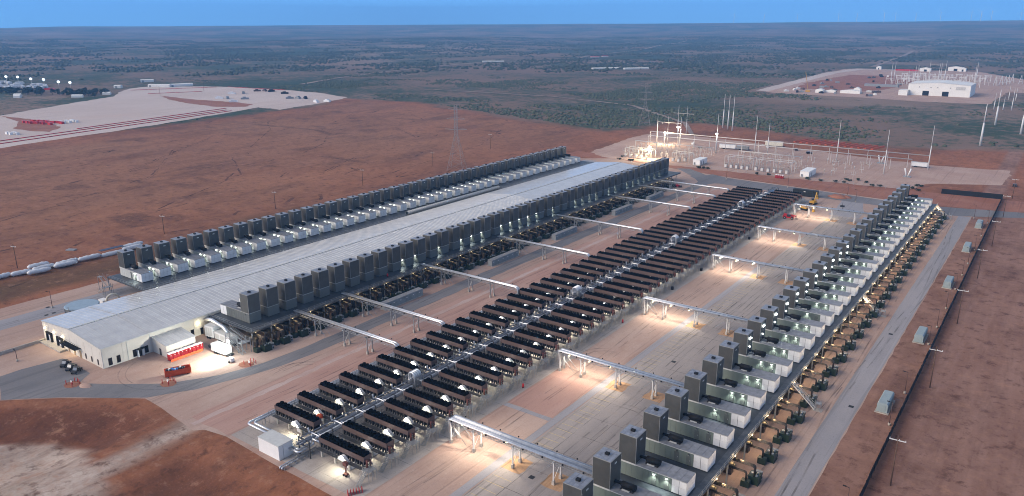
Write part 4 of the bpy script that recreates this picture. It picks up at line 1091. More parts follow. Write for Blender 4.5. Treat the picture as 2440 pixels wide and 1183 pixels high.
# tall expansion loops
def loop4():
    r = thing('expansion_loop', 'x', 'pipe')
    for k in range(4):
        v = k*.72; pts = [(-1.0, v, 2.6), (-1.0, v, 6.0)]
        for a in np.arange(0, 181, 20): pts.append((-1.0+1.0-1.0*math.cos(R(a)), v, 6.0+1.0*math.sin(R(a))))
        pts.append((1.0, v, 2.6)); ob('loop_pipe', MB().tube(pts, .27, 9).mesh('loop_pipe', SILVER), r)
    b = MB()
    for x in (-1.6, 1.6):
        for v in (-.5, 2.7): b.box(x-.08, v-.08, 0, x+.08, v+.08, 6.0)
    for z in (4.0, 5.9):
        for v in (-.5, 2.7): b.beam((-1.6, v, z), (1.6, v, z), .1)
        for x in (-1.6, 1.6): b.beam((x, -.5, z), (x, 2.7, z), .1)
    ob('frame', b.mesh('frame', GALV), r)
    return r
lp = loop4()
for i, y in enumerate((130.6, 212.6, 293.8, 375.2)):
    lab = ('nearest', 'second nearest', 'third nearest', 'farthest')[i] + ' tall bundle of four silver pipe loops between the coolers'
    if i == 0: lp.location = (-127.7, y, 0); lp['label'] = lab; lp['group'] = 'tall silver pipe loops'
    else: dup(lp, (-127.7, y, 0), lab)

# ------------------------------------------------------------------ white pump house and the pipes round it
t = thing('pump_house', 'plain white box pump house at the near end of the coolers', 'building', (-138.2, 90.3, 0))
ob('wall', MB().box(0, 0, 0, 7.4, 3.9, 3.6).mesh('wall', mat('bright_white_panel', (.70, .69, .68), .5, var=.03, grime=.04)), t)
ob('roof', MB().box(-.08, -.08, 3.6, 7.48, 3.98, 3.72).mesh('roof', TRIM), t)
ob('wall_seam', MB().box(7.4, 1.2, 0, 7.46, 1.25, 3.5).mesh('wall_seam', BOXG), t)
t = thing('pipe_run', 'pair of silver pipes bending from left cooler edge to the white pump house', 'pipe', (-147.4, 96, 0))
def fillet(P, r=.9, n=4):
    P = [Vector(p) for p in P]; out = [P[0]]
    for i in range(1, len(P)-1):
        a, c, d = P[i-1], P[i], P[i+1]
        u = (a-c).normalized(); w = (d-c).normalized()
        for k in range(n+1):
            f = k/n; out.append((c+u*r)*(1-f)**2 + c*2*f*(1-f) + (c+w*r)*f*f)
    return out + [P[-1]]
for k, (x, y, z) in enumerate(((0, -2.1, 2.4), (.95, -1.0, 2.4))):
    ob('pipe', MB().tube(fillet([(x, 320, z), (x, y, z), (9.6, y, z)]), .3, 8).mesh('pipe', SILVER), t)
b = MB()
for y in np.arange(2, 320, 7): b.box(-.3, y, 0, -.18, y+.12, 2.1); b.box(1.1, y, 0, 1.22, y+.12, 2.1); b.box(-.4, y, 2.0, 1.35, y+.12, 2.1)
ob('pipe_stand', b.mesh('pipe_stand', GALV), t, kind='stuff')
t = thing('pipe_run', 'pair of silver pipes looping from white pump house into the right coolers', 'pipe', (-131, 93, 0))
for k in range(2):
    ob('pipe', MB().tube(fillet([(0, .2+k*.8, 1.9), (3.4-k*.9, .2+k*.8, 1.9), (3.4-k*.9, 4.6, 1.9), (3.4-k*.9, 4.6, 3.2), (6, 4.6, 3.2)], .7), .27, 8).mesh('pipe', SILVER), t)
t = thing('pipe_run', 'two low silver pipes running straight out over the edge of the slab', 'pipe', (-128, 88, 0))
for k in range(2): ob('pipe', MB().tube(fillet([(k*.7, 10.5, .65), (k*.7, .3, .65), (k*.7, .3, .1)], .3), .17, 8).mesh('pipe', SILVER), t)
b = MB()
for y in np.arange(.6, 10, 1.6): b.box(-.5, y, 0, 1.3, y+.1, .48)
ob('sleeper', b.mesh('sleeper', GALV), t)

# ------------------------------------------------------------------ stairs
def stair(label, loc, rz, run, rise, legs=True):
    t = thing('stair', label, 'stairs', loc, rz)
    b = MB()
    for v in (-.55, .55):
        b.beam((0, v, rise), (run, v, .1), .06, .28); 
        for h_ in (.55, 1.05): b.beam((0, v, rise+h_), (run, v, h_+.1), .05)
        for k in range(7): f = k/6; b.beam((run*f, v, rise*(1-f)+.1), (run*f, v, rise*(1-f)+1.15), .045)
    ob('stringer', b.mesh('stringer', MASTW if legs else GALV), t)
    b = MB(); n = 16
    for k in range(n): f = (k+.5)/n; b.box(run*f-.16, -.52, rise*(1-f), run*f+.16, .52, rise*(1-f)+.05)
    ob('tread', b.mesh('tread', GALV), t, kind='stuff')
    if legs:
        b = MB(); b.box(run, -.7, 1.9, run+1.4, .7, 2.0)
        for x in (run+.1, run+1.3):
            for v in (-.65, .65): b.box(x-.05, v-.05, 0, x+.05, v+.05, 3.0)
        ob('landing', b.mesh('landing', GALV), t)
        ob('footing', MB().box(run-.6, -1, 0, run+1.8, 1, .12).mesh('footing', CONCR), t)
    return t
for i, y in enumerate((186, 265.5, 428)):
    # upper flight drops from the deck to the landing
    st = stair(('nearest', 'middle', 'farthest')[i] + ' steel stair coming down from the right-hand deck', (-45.5, y, 0), 0, 6.0, 5.5)
    st['group'] = 'stairs of the right-hand deck'
st = thing('stair_tower', 'grey switchback stair at the near corner of the middle deck', 'stairs', (-196.5, 121.6, 0))
b = MB()
for v in (0, 1.3):
    b.beam((0, v, 5.5), (7.6, v, 3.6), .07, .3)
    for h_ in (.55, 1.1): b.beam((0, v, 5.5+h_), (7.6, v, 3.6+h_), .06)
    for k in range(6): f = k/5; b.beam((7.6*f, v, 5.5-1.9*f), (7.6*f, v, 6.6-1.9*f), .05)
ob('upper_flight', b.mesh('upper_flight', GALV), st)
b = MB()
for v in (-1.6, -.3):
    b.beam((7.6, v, 3.6), (1.6, v, .1), .07, .3) if False else b.beam((1.8, v, 3.2), (9.4, v, .1), .07, .3)
    for h_ in (.55, 1.1): b.beam((1.8, v, 3.2+h_), (9.4, v, h_), .06)
ob('lower_flight', b.mesh('lower_flight', GALV), st)
b = MB(); b.box(7.6, -1.7, 3.45, 10.0, 1.4, 3.6)
for z in (4.1, 4.6): b.beam((10, -1.7, z), (10, 1.4, z), .05); b.beam((7.6, 1.4, z), (10, 1.4, z), .05)
ob('landing', b.mesh('landing', GALV), st)
lgm = MB().box(-.09, -.09, 0, .09, .09, 4.7).mesh('leg', GALV)
for x, v in ((7.7, -1.6), (7.7, 1.3), (9.9, -1.6), (9.9, 1.3), (1.8, -1.6), (1.8, -.3)): ob('leg', lgm, st, (x, v, 0))
lad = thing('ladder', 'grey ladder leaning from the ground up to the middle deck edge', 'ladder', (-184.6, 198.6, 0))
b = MB()
for v in (-.4, .4): b.beam((0, v, 0), (-3.4, v, 6.6), .08, .14)
for k in range(14): f = k/14; b.box(-3.4*f-.1, -.4, 6.6*f+.1, -3.4*f+.1, .4, 6.6*f+.16)
ob('rail', b.mesh('rail', GALV), lad)
lad = thing('stair_tower', 'steel stair at the near corner of the left deck', 'stairs', (-277.5, 124.6, 0))
b = MB()
for v in (0, -1.3):
    b.beam((0, v, 5.5), (5, v, 3), .07, .3); b.beam((5.5, v-1.5, 3), (0.5, v-1.5, .1), .07, .3)
    for h_ in (.55, 1.1): b.beam((0, v, 5.5+h_), (5, v, 3+h_), .06); b.beam((5.5, v-1.5, 3+h_), (.5, v-1.5, .1+h_), .06)
ob('flight', b.mesh('flight', GALV), lad)
b = MB(); b.box(-1.2, -1.4, 5.4, .1, .1, 5.5); b.box(5, -3, 2.9, 6.6, .1, 3)
for x, v in ((5.1, 0), (6.5, 0), (5.1, -2.9), (6.5, -2.9), (-1.1, -1.3), (-1.1, 0)): b.box(x-.07, v-.07, 0, x+.07, v+.07, 5.5 if x < 0 else 4)
ob('landing', b.mesh('landing', GALV), lad)
t = thing('air_duct', 'white curved duct and box beside the left deck stair', 'duct', (-262, 117.5, 0))
pts = [(2.2 - 2.0*math.cos(R(a)), 0, 1.4 + 2.0*math.sin(R(a))) for a in range(0, 181, 20)]
ob('duct', MB().tube([(-.0, 0, .2)] + [(p[0]-.2+.2, 0, p[2]) for p in pts] + [(4.2, 0, .2)], .4, 10).mesh('duct', CREAM), t, rz=R(75)); ob('unit', MB().box(-3.5, -1, 0, -.4, 1, 1.6).mesh('unit', WHITEP), t)

# ------------------------------------------------------------------ tank, switchgear sheds, enclosures
t = thing('water_tank', 'round black water tank with pale blue lid beside the hall', 'tank', (-259.2, 108.2, 0))
ob('shell', MB().cyl(0, 0, 0, 3.4, 5.3, 40).mesh('shell', mat('tank_black', (.028, .03, .034), .5)), t)
ob('lid', MB().cyl(0, 0, 3.4, 3.62, 5.4, 40, 0, 5.1).mesh('lid', mat('lid_blue_grey', (.25, .33, .40), .4, var=.06, scale=.5, grime=.06)), t)
b = MB()
for v in (-.25, .25): b.box(5.35*.35-.03+v, -5.2, 0, 5.35*.35+.03+v, -5.12, 4.6)
for z in np.arange(.4, 4.5, .4): b.box(1.6, -5.2, z, 2.15, -5.14, z+.05)
ob('ladder', b.mesh('ladder', GALV), t)
SW = [(171.0, 190.0), (231.3, 250.0), (278.8, 297.5), (335, 354), (374, 392)]
for i, (a, c) in enumerate(SW):
    t = thing('switchgear_house', ('nearest', 'second nearest', 'third nearest', 'second farthest', 'farthest')[i] + ' long low grey switchgear shed along the plant road', 'electrical shed', (-180.6, a, 0), 0, 'grey switchgear sheds')
    ob('body', MB().box(0, 0, .15, 2.2, c-a, 2.45).mesh('body', mat('shed_grey', (.27, .29, .30), .5, var=.05, grime=.1)), t)
    ob('roof', MB().box(-.1, -.1, 2.45, 2.3, c-a+.1, 2.58).mesh('roof', ROOFG), t)
    ob('plinth', MB().box(-.3, -.3, 0, 2.6, c-a+.3, .15).mesh('plinth', CONCR), t)
    dmesh = MB().box(0, 0, .25, .05, 1.45, 2.3).mesh('door', mat('shed_door', (.22, .245, .26), .5, rnd=.1)); vm = MB().box(.05, .4, 1.55, .09, 1.0, 1.75).mesh('vent', WHITEP)
    k = 0
    for y in np.arange(.3, c-a-1.4, 1.62):
        d = ob('door', dmesh, t, (2.2, y, 0))
        if k % 2 == 0: ob('vent', vm, d)
        k += 1
ENCM = mat('enclosure_blue_grey', (.26, .315, .33), .5, var=.06, scale=.5, rnd=.05, grime=.06)
for i, y in enumerate((193.9, 247.8, 309.6, 366.8, 415.2)):
    t = thing('equipment_shelter', ('nearest', 'second nearest', 'third nearest', 'second farthest', 'farthest')[i] + ' blue-grey equipment shelter between east road and black fence', 'shelter', (-26.6, y, 0), 0, 'blue-grey shelters by the fence')
    prof = [(0, .2), (2.5, .2), (2.5, 2.3), (2.25, 2.65), (.25, 2.65), (0, 2.3)]
    ob('body', MB().extr(prof, 'y', .2, 8.6).mesh('body', ENCM), t)
    ob('plinth', MB().box(-.35, -.4, 0, 2.9, 9.0, .2).mesh('plinth', CONCR), t)
    for k in range(4): ob('side_door', MB().box(2.5, .5+k*2.0, .35, 2.55, 2.3+k*2.0, 2.2).mesh('side_door', ENCM), t)
    ob('end_door', MB().box(.5, .14, .35, 2.0, .2, 2.2).mesh('end_door', ENCM), t)
# ------------------------------------------------------------------ fence and posts on the right
FEN = mat('black_screen', (.011, .011, .012), .8, 0, .2, .8)
f = thing('screen_fence', 'long black screened fence along the right side of the plant', 'fence', (-21.2, 150, 0))
pnm = MB().box(-.03, 0, .05, .03, 2.96, 2.35).mesh('fence_panel', FEN); psm = MB().box(-.06, -.06, 0, .06, .06, 2.5).mesh('fence_post', BLACK)
for k in range(115):
    ob('fence_panel', pnm, f, (random.uniform(-.06, .06), k*3-.0, 0), random.uniform(-.012, .012)); ob('fence_post', psm, f, (0, k*3-.02, 0))
f = thing('screen_fence', 'tall black screened fence closing the far right corner', 'fence', (-51, 492, 0), R(5.5))
pnm = MB().box(0, -.03, .05, 2.96, .03, 2.9).mesh('fence_panel', FEN); psm = MB().box(-.06, -.06, 0, .06, .06, 3.0).mesh('fence_post', BLACK)
for k in range(10): ob('fence_panel', pnm, f, (k*3, 0, 0)); ob('fence_post', psm, f, (k*3-.02, 0, 0))

def lamp_post(label, loc, h, armdir, group=None, rust=True):
    t = thing('lamp_post', label, 'lamp post', loc, armdir, group)
    ob('pole', MB().tube([(0, 0, .6), (0, 0, h)], .10, 6, 0, True, .07).mesh('pole', mat('brown_pole', (.105, .055, .045), .6)), t)
    ob('footing', MB().cyl(0, 0, 0, .65, .32, 8).mesh('footing', CONCR), t)
    ob('lamp_head', MB().beam((0, 0, h-.08), (-.9, 0, h), .09).box(-1.25, -.16, h-.05, -.6, .16, h+.08).mesh('lamp_head', BLACK), t)
    return t
for i, y in enumerate((145, 188.4, 208.9, 248.2, 265.0, 285.7, 309.9, 330, 348.2, 372, 400, 428)):
    q, e = ends(i, 12, 'the bottom edge', 'the far end')
    lamp_post(f'{q} brown lamp post {e if i not in (0, 11) else "one"} inside the black fence', (-22.5, y, 0), 6.3 if i < 8 else 6.8, 0, 'lamp posts inside the fence')
def crosspole(label, loc, h, arm, wood=True, group=None, lean=0.0, rz=0.0):
    t = thing('utility_pole', label, 'utility pole', loc, rz, group)
    o = ob('pole', MB().tube([(0, 0, 0), (0, 0, h)], .17, 7, 0, True, .11).mesh('pole', WOOD if wood else MASTW), t)
    a = ob('crossarm', MB().box(-arm, -.07, h-1.2, arm, .07, h-1.02).mesh('crossarm', MASTW), t)
    im = MB().cyl(0, 0, h-1.02, h-.75, .07, 6).mesh('insulator', WHITEP)
    for x in (-arm+.1, 0.25, arm-.1): ob('insulator', im, a, (x, 0, 0))
    return t
for i, (x, y, h) in enumerate(((-17.2, 161.2, 12), (-17.6, 216.6, 12.2), (-17.6, 272.9, 12.6), (-17.3, 329.7, 12.5), (-17.0, 383.8, 12.4), (-17.4, 448, 12), (-16.8, 500, 12))):
    q, e = ends(i, 7, 'the bottom edge', 'the far end')
    crosspole(f'{q} wooden crossarm pole {e if i not in (0, 6) else "one"} outside the black fence', (x, y, 0), h, 1.6, True, 'crossarm poles outside the fence', rz=R(4))
for i, (x, y, h) in enumerate(((-332.4, 117.1, 10.2), (-334, 180.8, 9.5), (-333, 243, 10), (-339, 311.6, 10.7), (-348.2, 385.5, 10.3), (-360.9, 467, 12.4))):
    q, e = ends(i, 6, 'the left edge', 'the far end')
    crosspole(f'{q} wooden crossarm pole {e if i not in (0, 5) else "one"} in the red field', (x, y, 0), h, 1.3, True, 'crossarm poles in the red field', rz=R(20))
lamp_post('brown lamp post beside the left road near the water tank', (-273.8, 104.7, 0), 6.4, R(90))
lamp_post('brown lamp post at the near side of the perimeter road, left one', (-167, 459.5, 0), 7.5, 0); lamp_post('brown lamp post at the perimeter road, in front of red toilets', (-128, 457, 0), 12, 0)
lamp_post('thin brown lamp post where link road meets perimeter road', (-93, 452, 0), 7.5, 0); lamp_post('thin brown lamp post by the perimeter road bend, right one', (-86, 440, 0), 7, 0)
lamp_post('brown lamp post near the far end of the right-hand deck', (-54, 446, 0), 8, 0); lamp_post('brown lamp post between east road end and fence', (-29, 436, 0), 7, 0)
lamp_post('small dark lamp stand on the asphalt apron left of the hall', (-236.5, 78.6, 0), 3.4, 0)

# ------------------------------------------------------------------ site clutter by the hall
def potty(nm, col):
    t = thing(nm, 'x', 'portable toilet')
    ob('cabin', MB().box(-.55, -.55, .12, .55, .55, 2.05).mesh('cabin', col), t)
    b = MB(); b._add([(-.58, -.58, 2.05), (.58, -.58, 2.05), (.58, .58, 2.05), (-.58, .58, 2.05), (-.42, -.42, 2.3), (.42, -.42, 2.3), (.42, .42, 2.3), (-.42, .42, 2.3)],
                     [(0, 1, 5, 4), (1, 2, 6, 5), (2, 3, 7, 6), (3, 0, 4, 7), (4, 5, 6, 7)])
    ob('roof', b.mesh('roof', mat('toilet_roof_white', (.74, .72, .72), .4, var=.03)), t)
    d = ob('door', MB().box(.55, -.45, .2, .60, .45, 1.98).mesh('door', mat('toilet_door', (.30, .018, .022), .4)), t)
    ob('sign', MB().box(.6, -.12, 1.45, .62, .12, 1.7).mesh('sign', WHITEP), d)
    ob('base', MB().box(-.6, -.6, 0, .6, .6, .12).mesh('base', BLACK), t)
    return t
p0 = potty('portable_toilet', mat('toilet_red', (.40, .016, .02), .4, rnd=.08))
for i in range(9):
    lab = (ends(i, 9, '', '')[0] if i in (0, 8) else ordn(i+1)) + (' red portable toilet in the row beside the annex' if i in (0, 8) else ' red portable toilet from the near end beside the annex')
    x, y = -200.9 + i*.03, 105.4 + i*1.21
    if i == 0: p0.location = (x, y, 0); p0['label'] = lab; p0['group'] = 'red portable toilets beside the annex'
    else: dup(p0, (x, y, 0), lab)
t = thing('barrier', 'orange mesh barrier in front of the red toilets', 'barrier', (-199.2, 104.6, 0))
for k in range(5): ob('barrier_panel', MB().box(-.03, 0, .05, .03, 2.0, .85).mesh('barrier_panel', mat('orange_mesh', (.62, .11, .035), .7, var=.1, scale=3)), t, (0.02*k, k*2.05, 0))
t = thing('dumpster', 'open orange roll-off dumpster full of rubbish bags', 'dumpster', (-190.9, 98.0, 0), R(-26))
OR = mat('orange_paint', (.60, .085, .022), .5, var=.12, scale=1.2, grime=.12)
b = MB(); b.box(-2.3, 0, .25, 0, 6.7, .35)
b._add([(0, 0, .25), (0, 6.7, .25), (.12, 6.7, 1.9), (.12, 0, 1.9), (-.07, 0, .25), (-.07, 6.7, .25), (.05, 6.7, 1.9), (.05, 0, 1.9)], [(0, 1, 2, 3), (7, 6, 5, 4), (3, 2, 6, 7), (0, 3, 7, 4), (1, 5, 6, 2)])
b._add([(-2.3, 0, .25), (-2.3, 6.7, .25), (-2.42, 6.7, 1.9), (-2.42, 0, 1.9), (-2.23, 0, .25), (-2.23, 6.7, .25), (-2.35, 6.7, 1.9), (-2.35, 0, 1.9)], [(3, 2, 1, 0), (4, 5, 6, 7), (7, 6, 2, 3), (4, 7, 3, 0), (2, 6, 5, 1)])
b.box(-2.35, -.05, .25, .05, .05, 1.9); b.box(-2.35, 6.65, .25, .05, 6.75, 2.1)
for y in np.arange(.6, 6.6, .85): b.box(.02, y, .3, .16, y+.1, 1.85)
ob('body', b.mesh('body', OR), t)
b = MB()
for y in (.8, 5.8): b.tube([(-2.2, y, .18), (0, y, .18)], .18, 8)
ob('roller', b.mesh('roller', BLACK), t)
BAGC = [mat('bag_black', (.02, .02, .025), .4), mat('bag_blue', (.03, .16, .45), .4), mat('bag_white', (.65, .65, .66), .5)]
for k in range(11):
    y = .7 + k*.42; c = (0, 2, 0, 1, 1, 2, 1, 0, 2, 0, 0)[k]
    m_ = MB().blob((0, 0, 0), .5, .45, .38, 8, 5, 0, .2).mesh('rubbish_bag', BAGC[c])
    a = R(-26); lx, ly = random.uniform(-1.8, -.6), y
    ob('rubbish_bag', m_, None, (-190.9 + lx*math.cos(a) - ly*math.sin(a), 98 + lx*math.sin(a) + ly*math.cos(a), 1.72), label=f'{("black", "blue", "white")[c]} rubbish bag, {ordn(k+1)} from the left end of the orange dumpster', cat='rubbish bag', group='rubbish bags in the dumpster')
def wheel(r_, w): return MB().tube([(0, -w/2, 0), (0, w/2, 0)], r_, 12).mesh('wheel', BLACK)
def rim(r_, w): return MB().tube([(0, -w/2-.01, 0), (0, w/2+.01, 0)], r_*.5, 8).mesh('rim', GALV)
def utv(label, loc, rz):
    t = thing('utility_vehicle', label, 'utility vehicle', loc, rz, 'utility vehicles parked by the hall')
    D = mat('vehicle_black', (.022, .023, .026), .35)
    b = MB(); b.extr([(-1.6, .55), (1.55, .55), (1.6, .8), (1.2, 1.05), (.6, 1.1), (.5, .7), (-.5, .7), (-.55, 1.05), (-1.6, 1.05)], 'y', -.7, .7)
    ob('body', b.mesh('body', D), t)
    b = MB()
    for v in (-.62, .62): b.tube([(.75, v, 1.05), (.35, v, 1.85), (-.5, v, 1.88), (-.6, v, 1.0)], .04, 5)
    ob('roll_cage', b.mesh('roll_cage', BLACK), t)
    ob('canopy', MB().box(-.6, -.68, 1.86, .42, .68, 1.94).mesh('canopy', D), t)
    ob('seat', MB().box(-.45, -.6, .7, .05, .6, .95).box(-.5, -.6, .9, -.38, .6, 1.35).mesh('seat', SKID), t)
    ob('windscreen', MB()._add([(.78, -.6, 1.08), (.78, .6, 1.08), (.4, .6, 1.8), (.4, -.6, 1.8)], [(0, 1, 2, 3)]).mesh('windscreen', mat('pale_glass', (.20, .22, .25), .1, spec=.6)), t)
    w_, rm = wheel(.36, .28), rim(.36, .28)
    for x in (1.05, -1.05):
        for v in (-.68, .68): ww = ob('wheel', w_, t, (x, v, .36)); ob('rim', rm, ww)
    return t
utv('black open utility vehicle, leftmost of the parked three', (-221.6, 85.4, 0), R(-62)); utv('black open utility vehicle, middle of the parked three', (-217.8, 85.2, 0), R(-66)); utv('black open utility vehicle, rightmost of the parked three', (-214.6, 85.2, 0), R(-60))
def trailer(label, loc, rz, L_, Wd, H, z0, col, det='louvre'):
    t = thing('white_trailer' if col is WHITEP else 'trailer', label, 'trailer', loc, rz)
    ob('body', MB().box(0, 0, z0, L_, Wd, z0+H).mesh('body', col), t)
    ob('roof', MB().box(-.05, -.05, z0+H, L_+.05, Wd+.05, z0+H+.08).mesh('roof', TRIM), t)
    ob('chassis', MB().box(.1, .2, z0-.25, L_+1.3, Wd-.2, z0).mesh('chassis', BLACK), t)
    w_ = wheel(.42, .26)
    for x in (L_*.25, L_*.25+.95):
        for v in (.1, Wd-.1): ob('wheel', w_, t, (x, v, .42))
    lm_ = MB()
    if det: 
        for k in range(3): lm_.box(.4+k*(L_-.8)/3, -.04, z0+.4, .4+k*(L_-.8)/3+(L_-1.4)/3.4, 0, z0+H-.5)
        ob('louvre', lm_.mesh('louvre', TRIM), t)
    return t
trailer('tall white chiller trailer standing against the hall wall', (-207.2, 120.9, 0), R(10), 3.6, 4.2, 3.6, .7, WHITEP)
trailer('low white air-handler trailer with silver duct on top', (-203.2, 121.6, 0), R(-1), 8.4, 2.6, 2.3, .7, WHITEP)
trailer('white generator trailer standing in the bright light pool', (-195.9, 115.6, 0), R(3), 6.4, 2.5, 2.2, .75, WHITEP)
t = thing('air_duct', 'silver flexible duct from the hall wall to the low white trailer', 'duct', (-210.6, 122.5, 0))
ob('duct', MB().tube(fillet([(0, 1, 4.6), (3.0, 1.3, 5.2), (7.5, 1.0, 4.6), (10.6, .8, 4.4), (12, .8, 2.9)], 1.2, 4), .62, 12).mesh('duct', SILVER), t)
t = thing('portable_light_tower', 'portable light tower blazing white beside the generator trailer', 'light tower', (-185.2, 115.0, 0))
ob('cabinet', MB().box(-.9, -.55, .45, .9, .55, 1.5).mesh('cabinet', WHITEP), t); ob('mast', MB().tube([(0, 0, 1.5), (0, 0, 6.3)], .09, 6).mesh('mast', GALV), t)
for v in (-.7, .7): ob('wheel', wheel(.35, .2), t, (0, v, .35))
b = MB()
for x in (-.55, .15):
    for z in (6.2, 6.75): b.box(x, -.25, z, x+.4, -.12, z+.4)
ob('lamp_head', b.mesh('lamp_head', emat('tower_lamp', (.85, 1, .98), 60)), t)
light('POINT', t, (-.1, -.9, 6.6), 2600, (.92, 1.0, .93), .35)
light('SPOT', t, (-.3, -.6, 6.6), 15000, (1.0, .98, .82), .35, (R(52), 0, R(115)), 118)
def hydrant(label, loc):
    t = thing('fire_hydrant', label, 'hydrant', loc)
    RB = mat('bollard_red', (.42, .022, .02), .5)
    b = MB(); b.cyl(0, 0, 0, .9, .16, 8); b.cyl(0, 0, .9, 1.05, .2, 8); b.tube([(-.3, 0, .65), (.3, 0, .65)], .09, 6); ob('barrel', b.mesh('barrel', RB), t)
    ob('cap', MB().tube([(0, -.1, .95), (0, -.2, .95)], .42, 10).mesh('cap', WHITEP), t)
    bm_ = MB().cyl(0, 0, 0, 1.3, .11, 7).mesh('bollard', RB)
    for x, y in ((-1.3, -1), (-1.1, 1.2), (1.0, 1.4), (1.2, -.6), (-.3, 1.6)): ob('bollard', bm_, t, (x, y, 0))
    return t
hydrant('red hydrant ringed by red bollards at the asphalt apron edge', (-208, 80.9, 0)); hydrant('red hydrant ringed by red bollards in front of the dumpster', (-187.2, 96.7, 0)); hydrant('red hydrant ringed by red bollards near the stair tower', (-179.4, 117.2, 0))
for x, y in ((-208, 80.9), (-187.2, 96.7), (-180.3, 116.6)):
    sheet('dirt_patch', [(x+2.4*math.cos(a), y+2.1*math.sin(a)) for a in np.arange(0, 6.28, .7)], .075, REDDIRT, .4, 1.2, int(-x))
ob('gravel_heap', MB().blob((0, 0, -.35), 2.3, 1.4, .95, 12, 7, 0, .1).mesh('gravel_heap', PADROCK), None, (-204.2, 82.6, 0), label='small pale gravel heap beside the apron hydrant', cat='gravel heap')
t = thing('low_wall', 'low concrete dock wall running out from the hall corner', 'wall', (-245.6, 60, 0))
for k in range(10): ob('wall_block', MB().box(-.2, 0, 0, .2, 3.0, .95).mesh('wall_block', CONCR), t, (0, k*3.05, 0))
ob('scrap_pile', MB().blob((-.4, 0, .3), .7, .5, .5, 7, 4, 0, .3).blob((.5, .3, .35), .5, .5, .45, 7, 4, 0, .3).mesh('scrap_pile', DKSTEEL), None, (-199.5, 117.6, 0), label='heap of dark hoses beside the last red toilet', cat='scrap')
for k, (x, y, z_) in enumerate(((-275.9, 104.1, .06), (-268.6, 102.8, .04), (-268.5, 100.4, .04), (-32.3, 192.9, .07), (-33.5, 250.4, .07), (-80.7, 191.0, .065), (-81, 118.5, .065))):
    ob('drain_cover', MB().box(-.6, -.6, 0, .6, .6, .03).mesh('drain_cover', SKID), None, (x, y, z_), label=('dark drain cover on the left road', 'dark drain cover nearest the water tank', 'small drain cover right of the left road', 'dark drain cover on the near part of east road', 'dark drain cover on the middle part of east road', 'dark drain cover in the middle of the parking lot', 'large square drain cover in the near parking lot')[k], cat='drain cover')
# wrapped bundles along the field edge
WR = mat('white_wrap', (.62, .63, .66), .35, var=.10, scale=1.2, bump=.4, bscale=2.5)
for i, (x, y, L_, z) in enumerate(((-324.6, 100, 8.6, 0), (-323.6, 107.6, 8, 0), (-322.4, 114.6, 7.4, 0), (-318.8, 119.6, 8.6, 0), (-322, 122.6, 8.8, 0), (-326.4, 122.5, 8, .2), (-319.6, 130, 9, 0), (-322.2, 131.6, 9, 0), (-321, 140.2, 9.4, 0), (-320.6, 149.4, 9.4, -.5), (-320.8, 158.4, 9.2, 0), (-323.4, 160, 9.6, .3))):
    b = MB(); rs = random.Random(i)
    vs_ = []; nr, ns = 11, 12
    for k in range(nr):
        f = k/(nr-1); e_ = min(1, (1 - abs(2*f-1)**9))**.5 * (1 if 0 < k < nr-1 else 1) if 0 < k < nr-1 else .35
        for j in range(ns):
            a = 2*math.pi*j/ns; w_ = e_*rs.uniform(.88, 1.08)*(.93 + .09*math.sin(k*2.1))
            vs_.append((1.2*w_*math.cos(a), L_*(f-.5)+rs.uniform(-.1, .1), .95 + .95*w_*max(-.98, math.sin(a)*1.05)))
    b._add(vs_, [(k*ns+j, k*ns+(j+1) % ns, (k+1)*ns+(j+1) % ns, (k+1)*ns+j) for k in range(nr-1) for j in range(ns)] + [tuple(reversed(range(ns))), tuple((nr-1)*ns+j for j in range(ns))], 0, True)
    q, e = ends(i, 12, 'the left edge', 'the right end')
    ob('wrapped_bundle', b.mesh('wrapped_bundle', WR), None, (x, y, z), R(rs.uniform(-6, 6)), f'{q} white plastic-wrapped bundle {e if i not in (0, 11) else "one"} at the field edge', 'wrapped bundle', 'white wrapped bundles along the field edge')
t = thing('pallet_stack', 'flat grey pallet stack lying in the red field behind white bundles', 'pallet', (-341, 142, 0), R(30))
for k in range(3): ob('board', MB().box(-2, -1+k*.75, 0, 2, -.45+k*.75, .5).mesh('board', GALV), t)
t = thing('solar_panel_stack', 'dark blue tarpaulin sheet over a low white bundle', 'tarpaulin', (-322.8, 150.5, 1.5))
ob('sheet', MB().box(-1.2, -5, .55, 1.2, 5, .7).mesh('sheet', mat('tarp_blue', (.035, .05, .10), .5)), t)

# ------------------------------------------------------------------ machines at the far end of the coolers
t = thing('telehandler', 'red telehandler parked on the pale yard past the coolers', 'telehandler', (-104.6, 381, 0), R(10))
b = MB(); b.box(-2.9, -.95, .65, 2.4, .95, 1.35); b.box(-2.9, -.95, 1.35, -1.3, .95, 1.75); ob('chassis', b.mesh('chassis', RED), t)
ob('cab', MB().box(-.9, -1.0, 1.3, .7, -.1, 2.45).mesh('cab', mat('cab_glass', (.03, .03, .035), .2)), t); ob('boom', MB().beam((-2.6, .45, 2.25), (3.4, .45, 1.65), .55, .6).mesh('boom', RED), t)
ob('fork', MB().box(3.3, -.5, .3, 3.5, 1.3, 1.8).box(3.5, -.2, .3, 4.5, 0, .4).box(3.5, .9, .3, 4.5, 1.1, .4).mesh('fork', BLACK), t)
w_, rm = wheel(.68, .5), rim(.68, .5)
for x in (-1.9, 1.6):
    for v in (-1.0, 1.0): ww = ob('wheel', w_, t, (x, v, .68)); ob('rim', rm, ww)
YELP = mat('machine_yellow', (.50, .27, .035), .5, var=.15, scale=2)
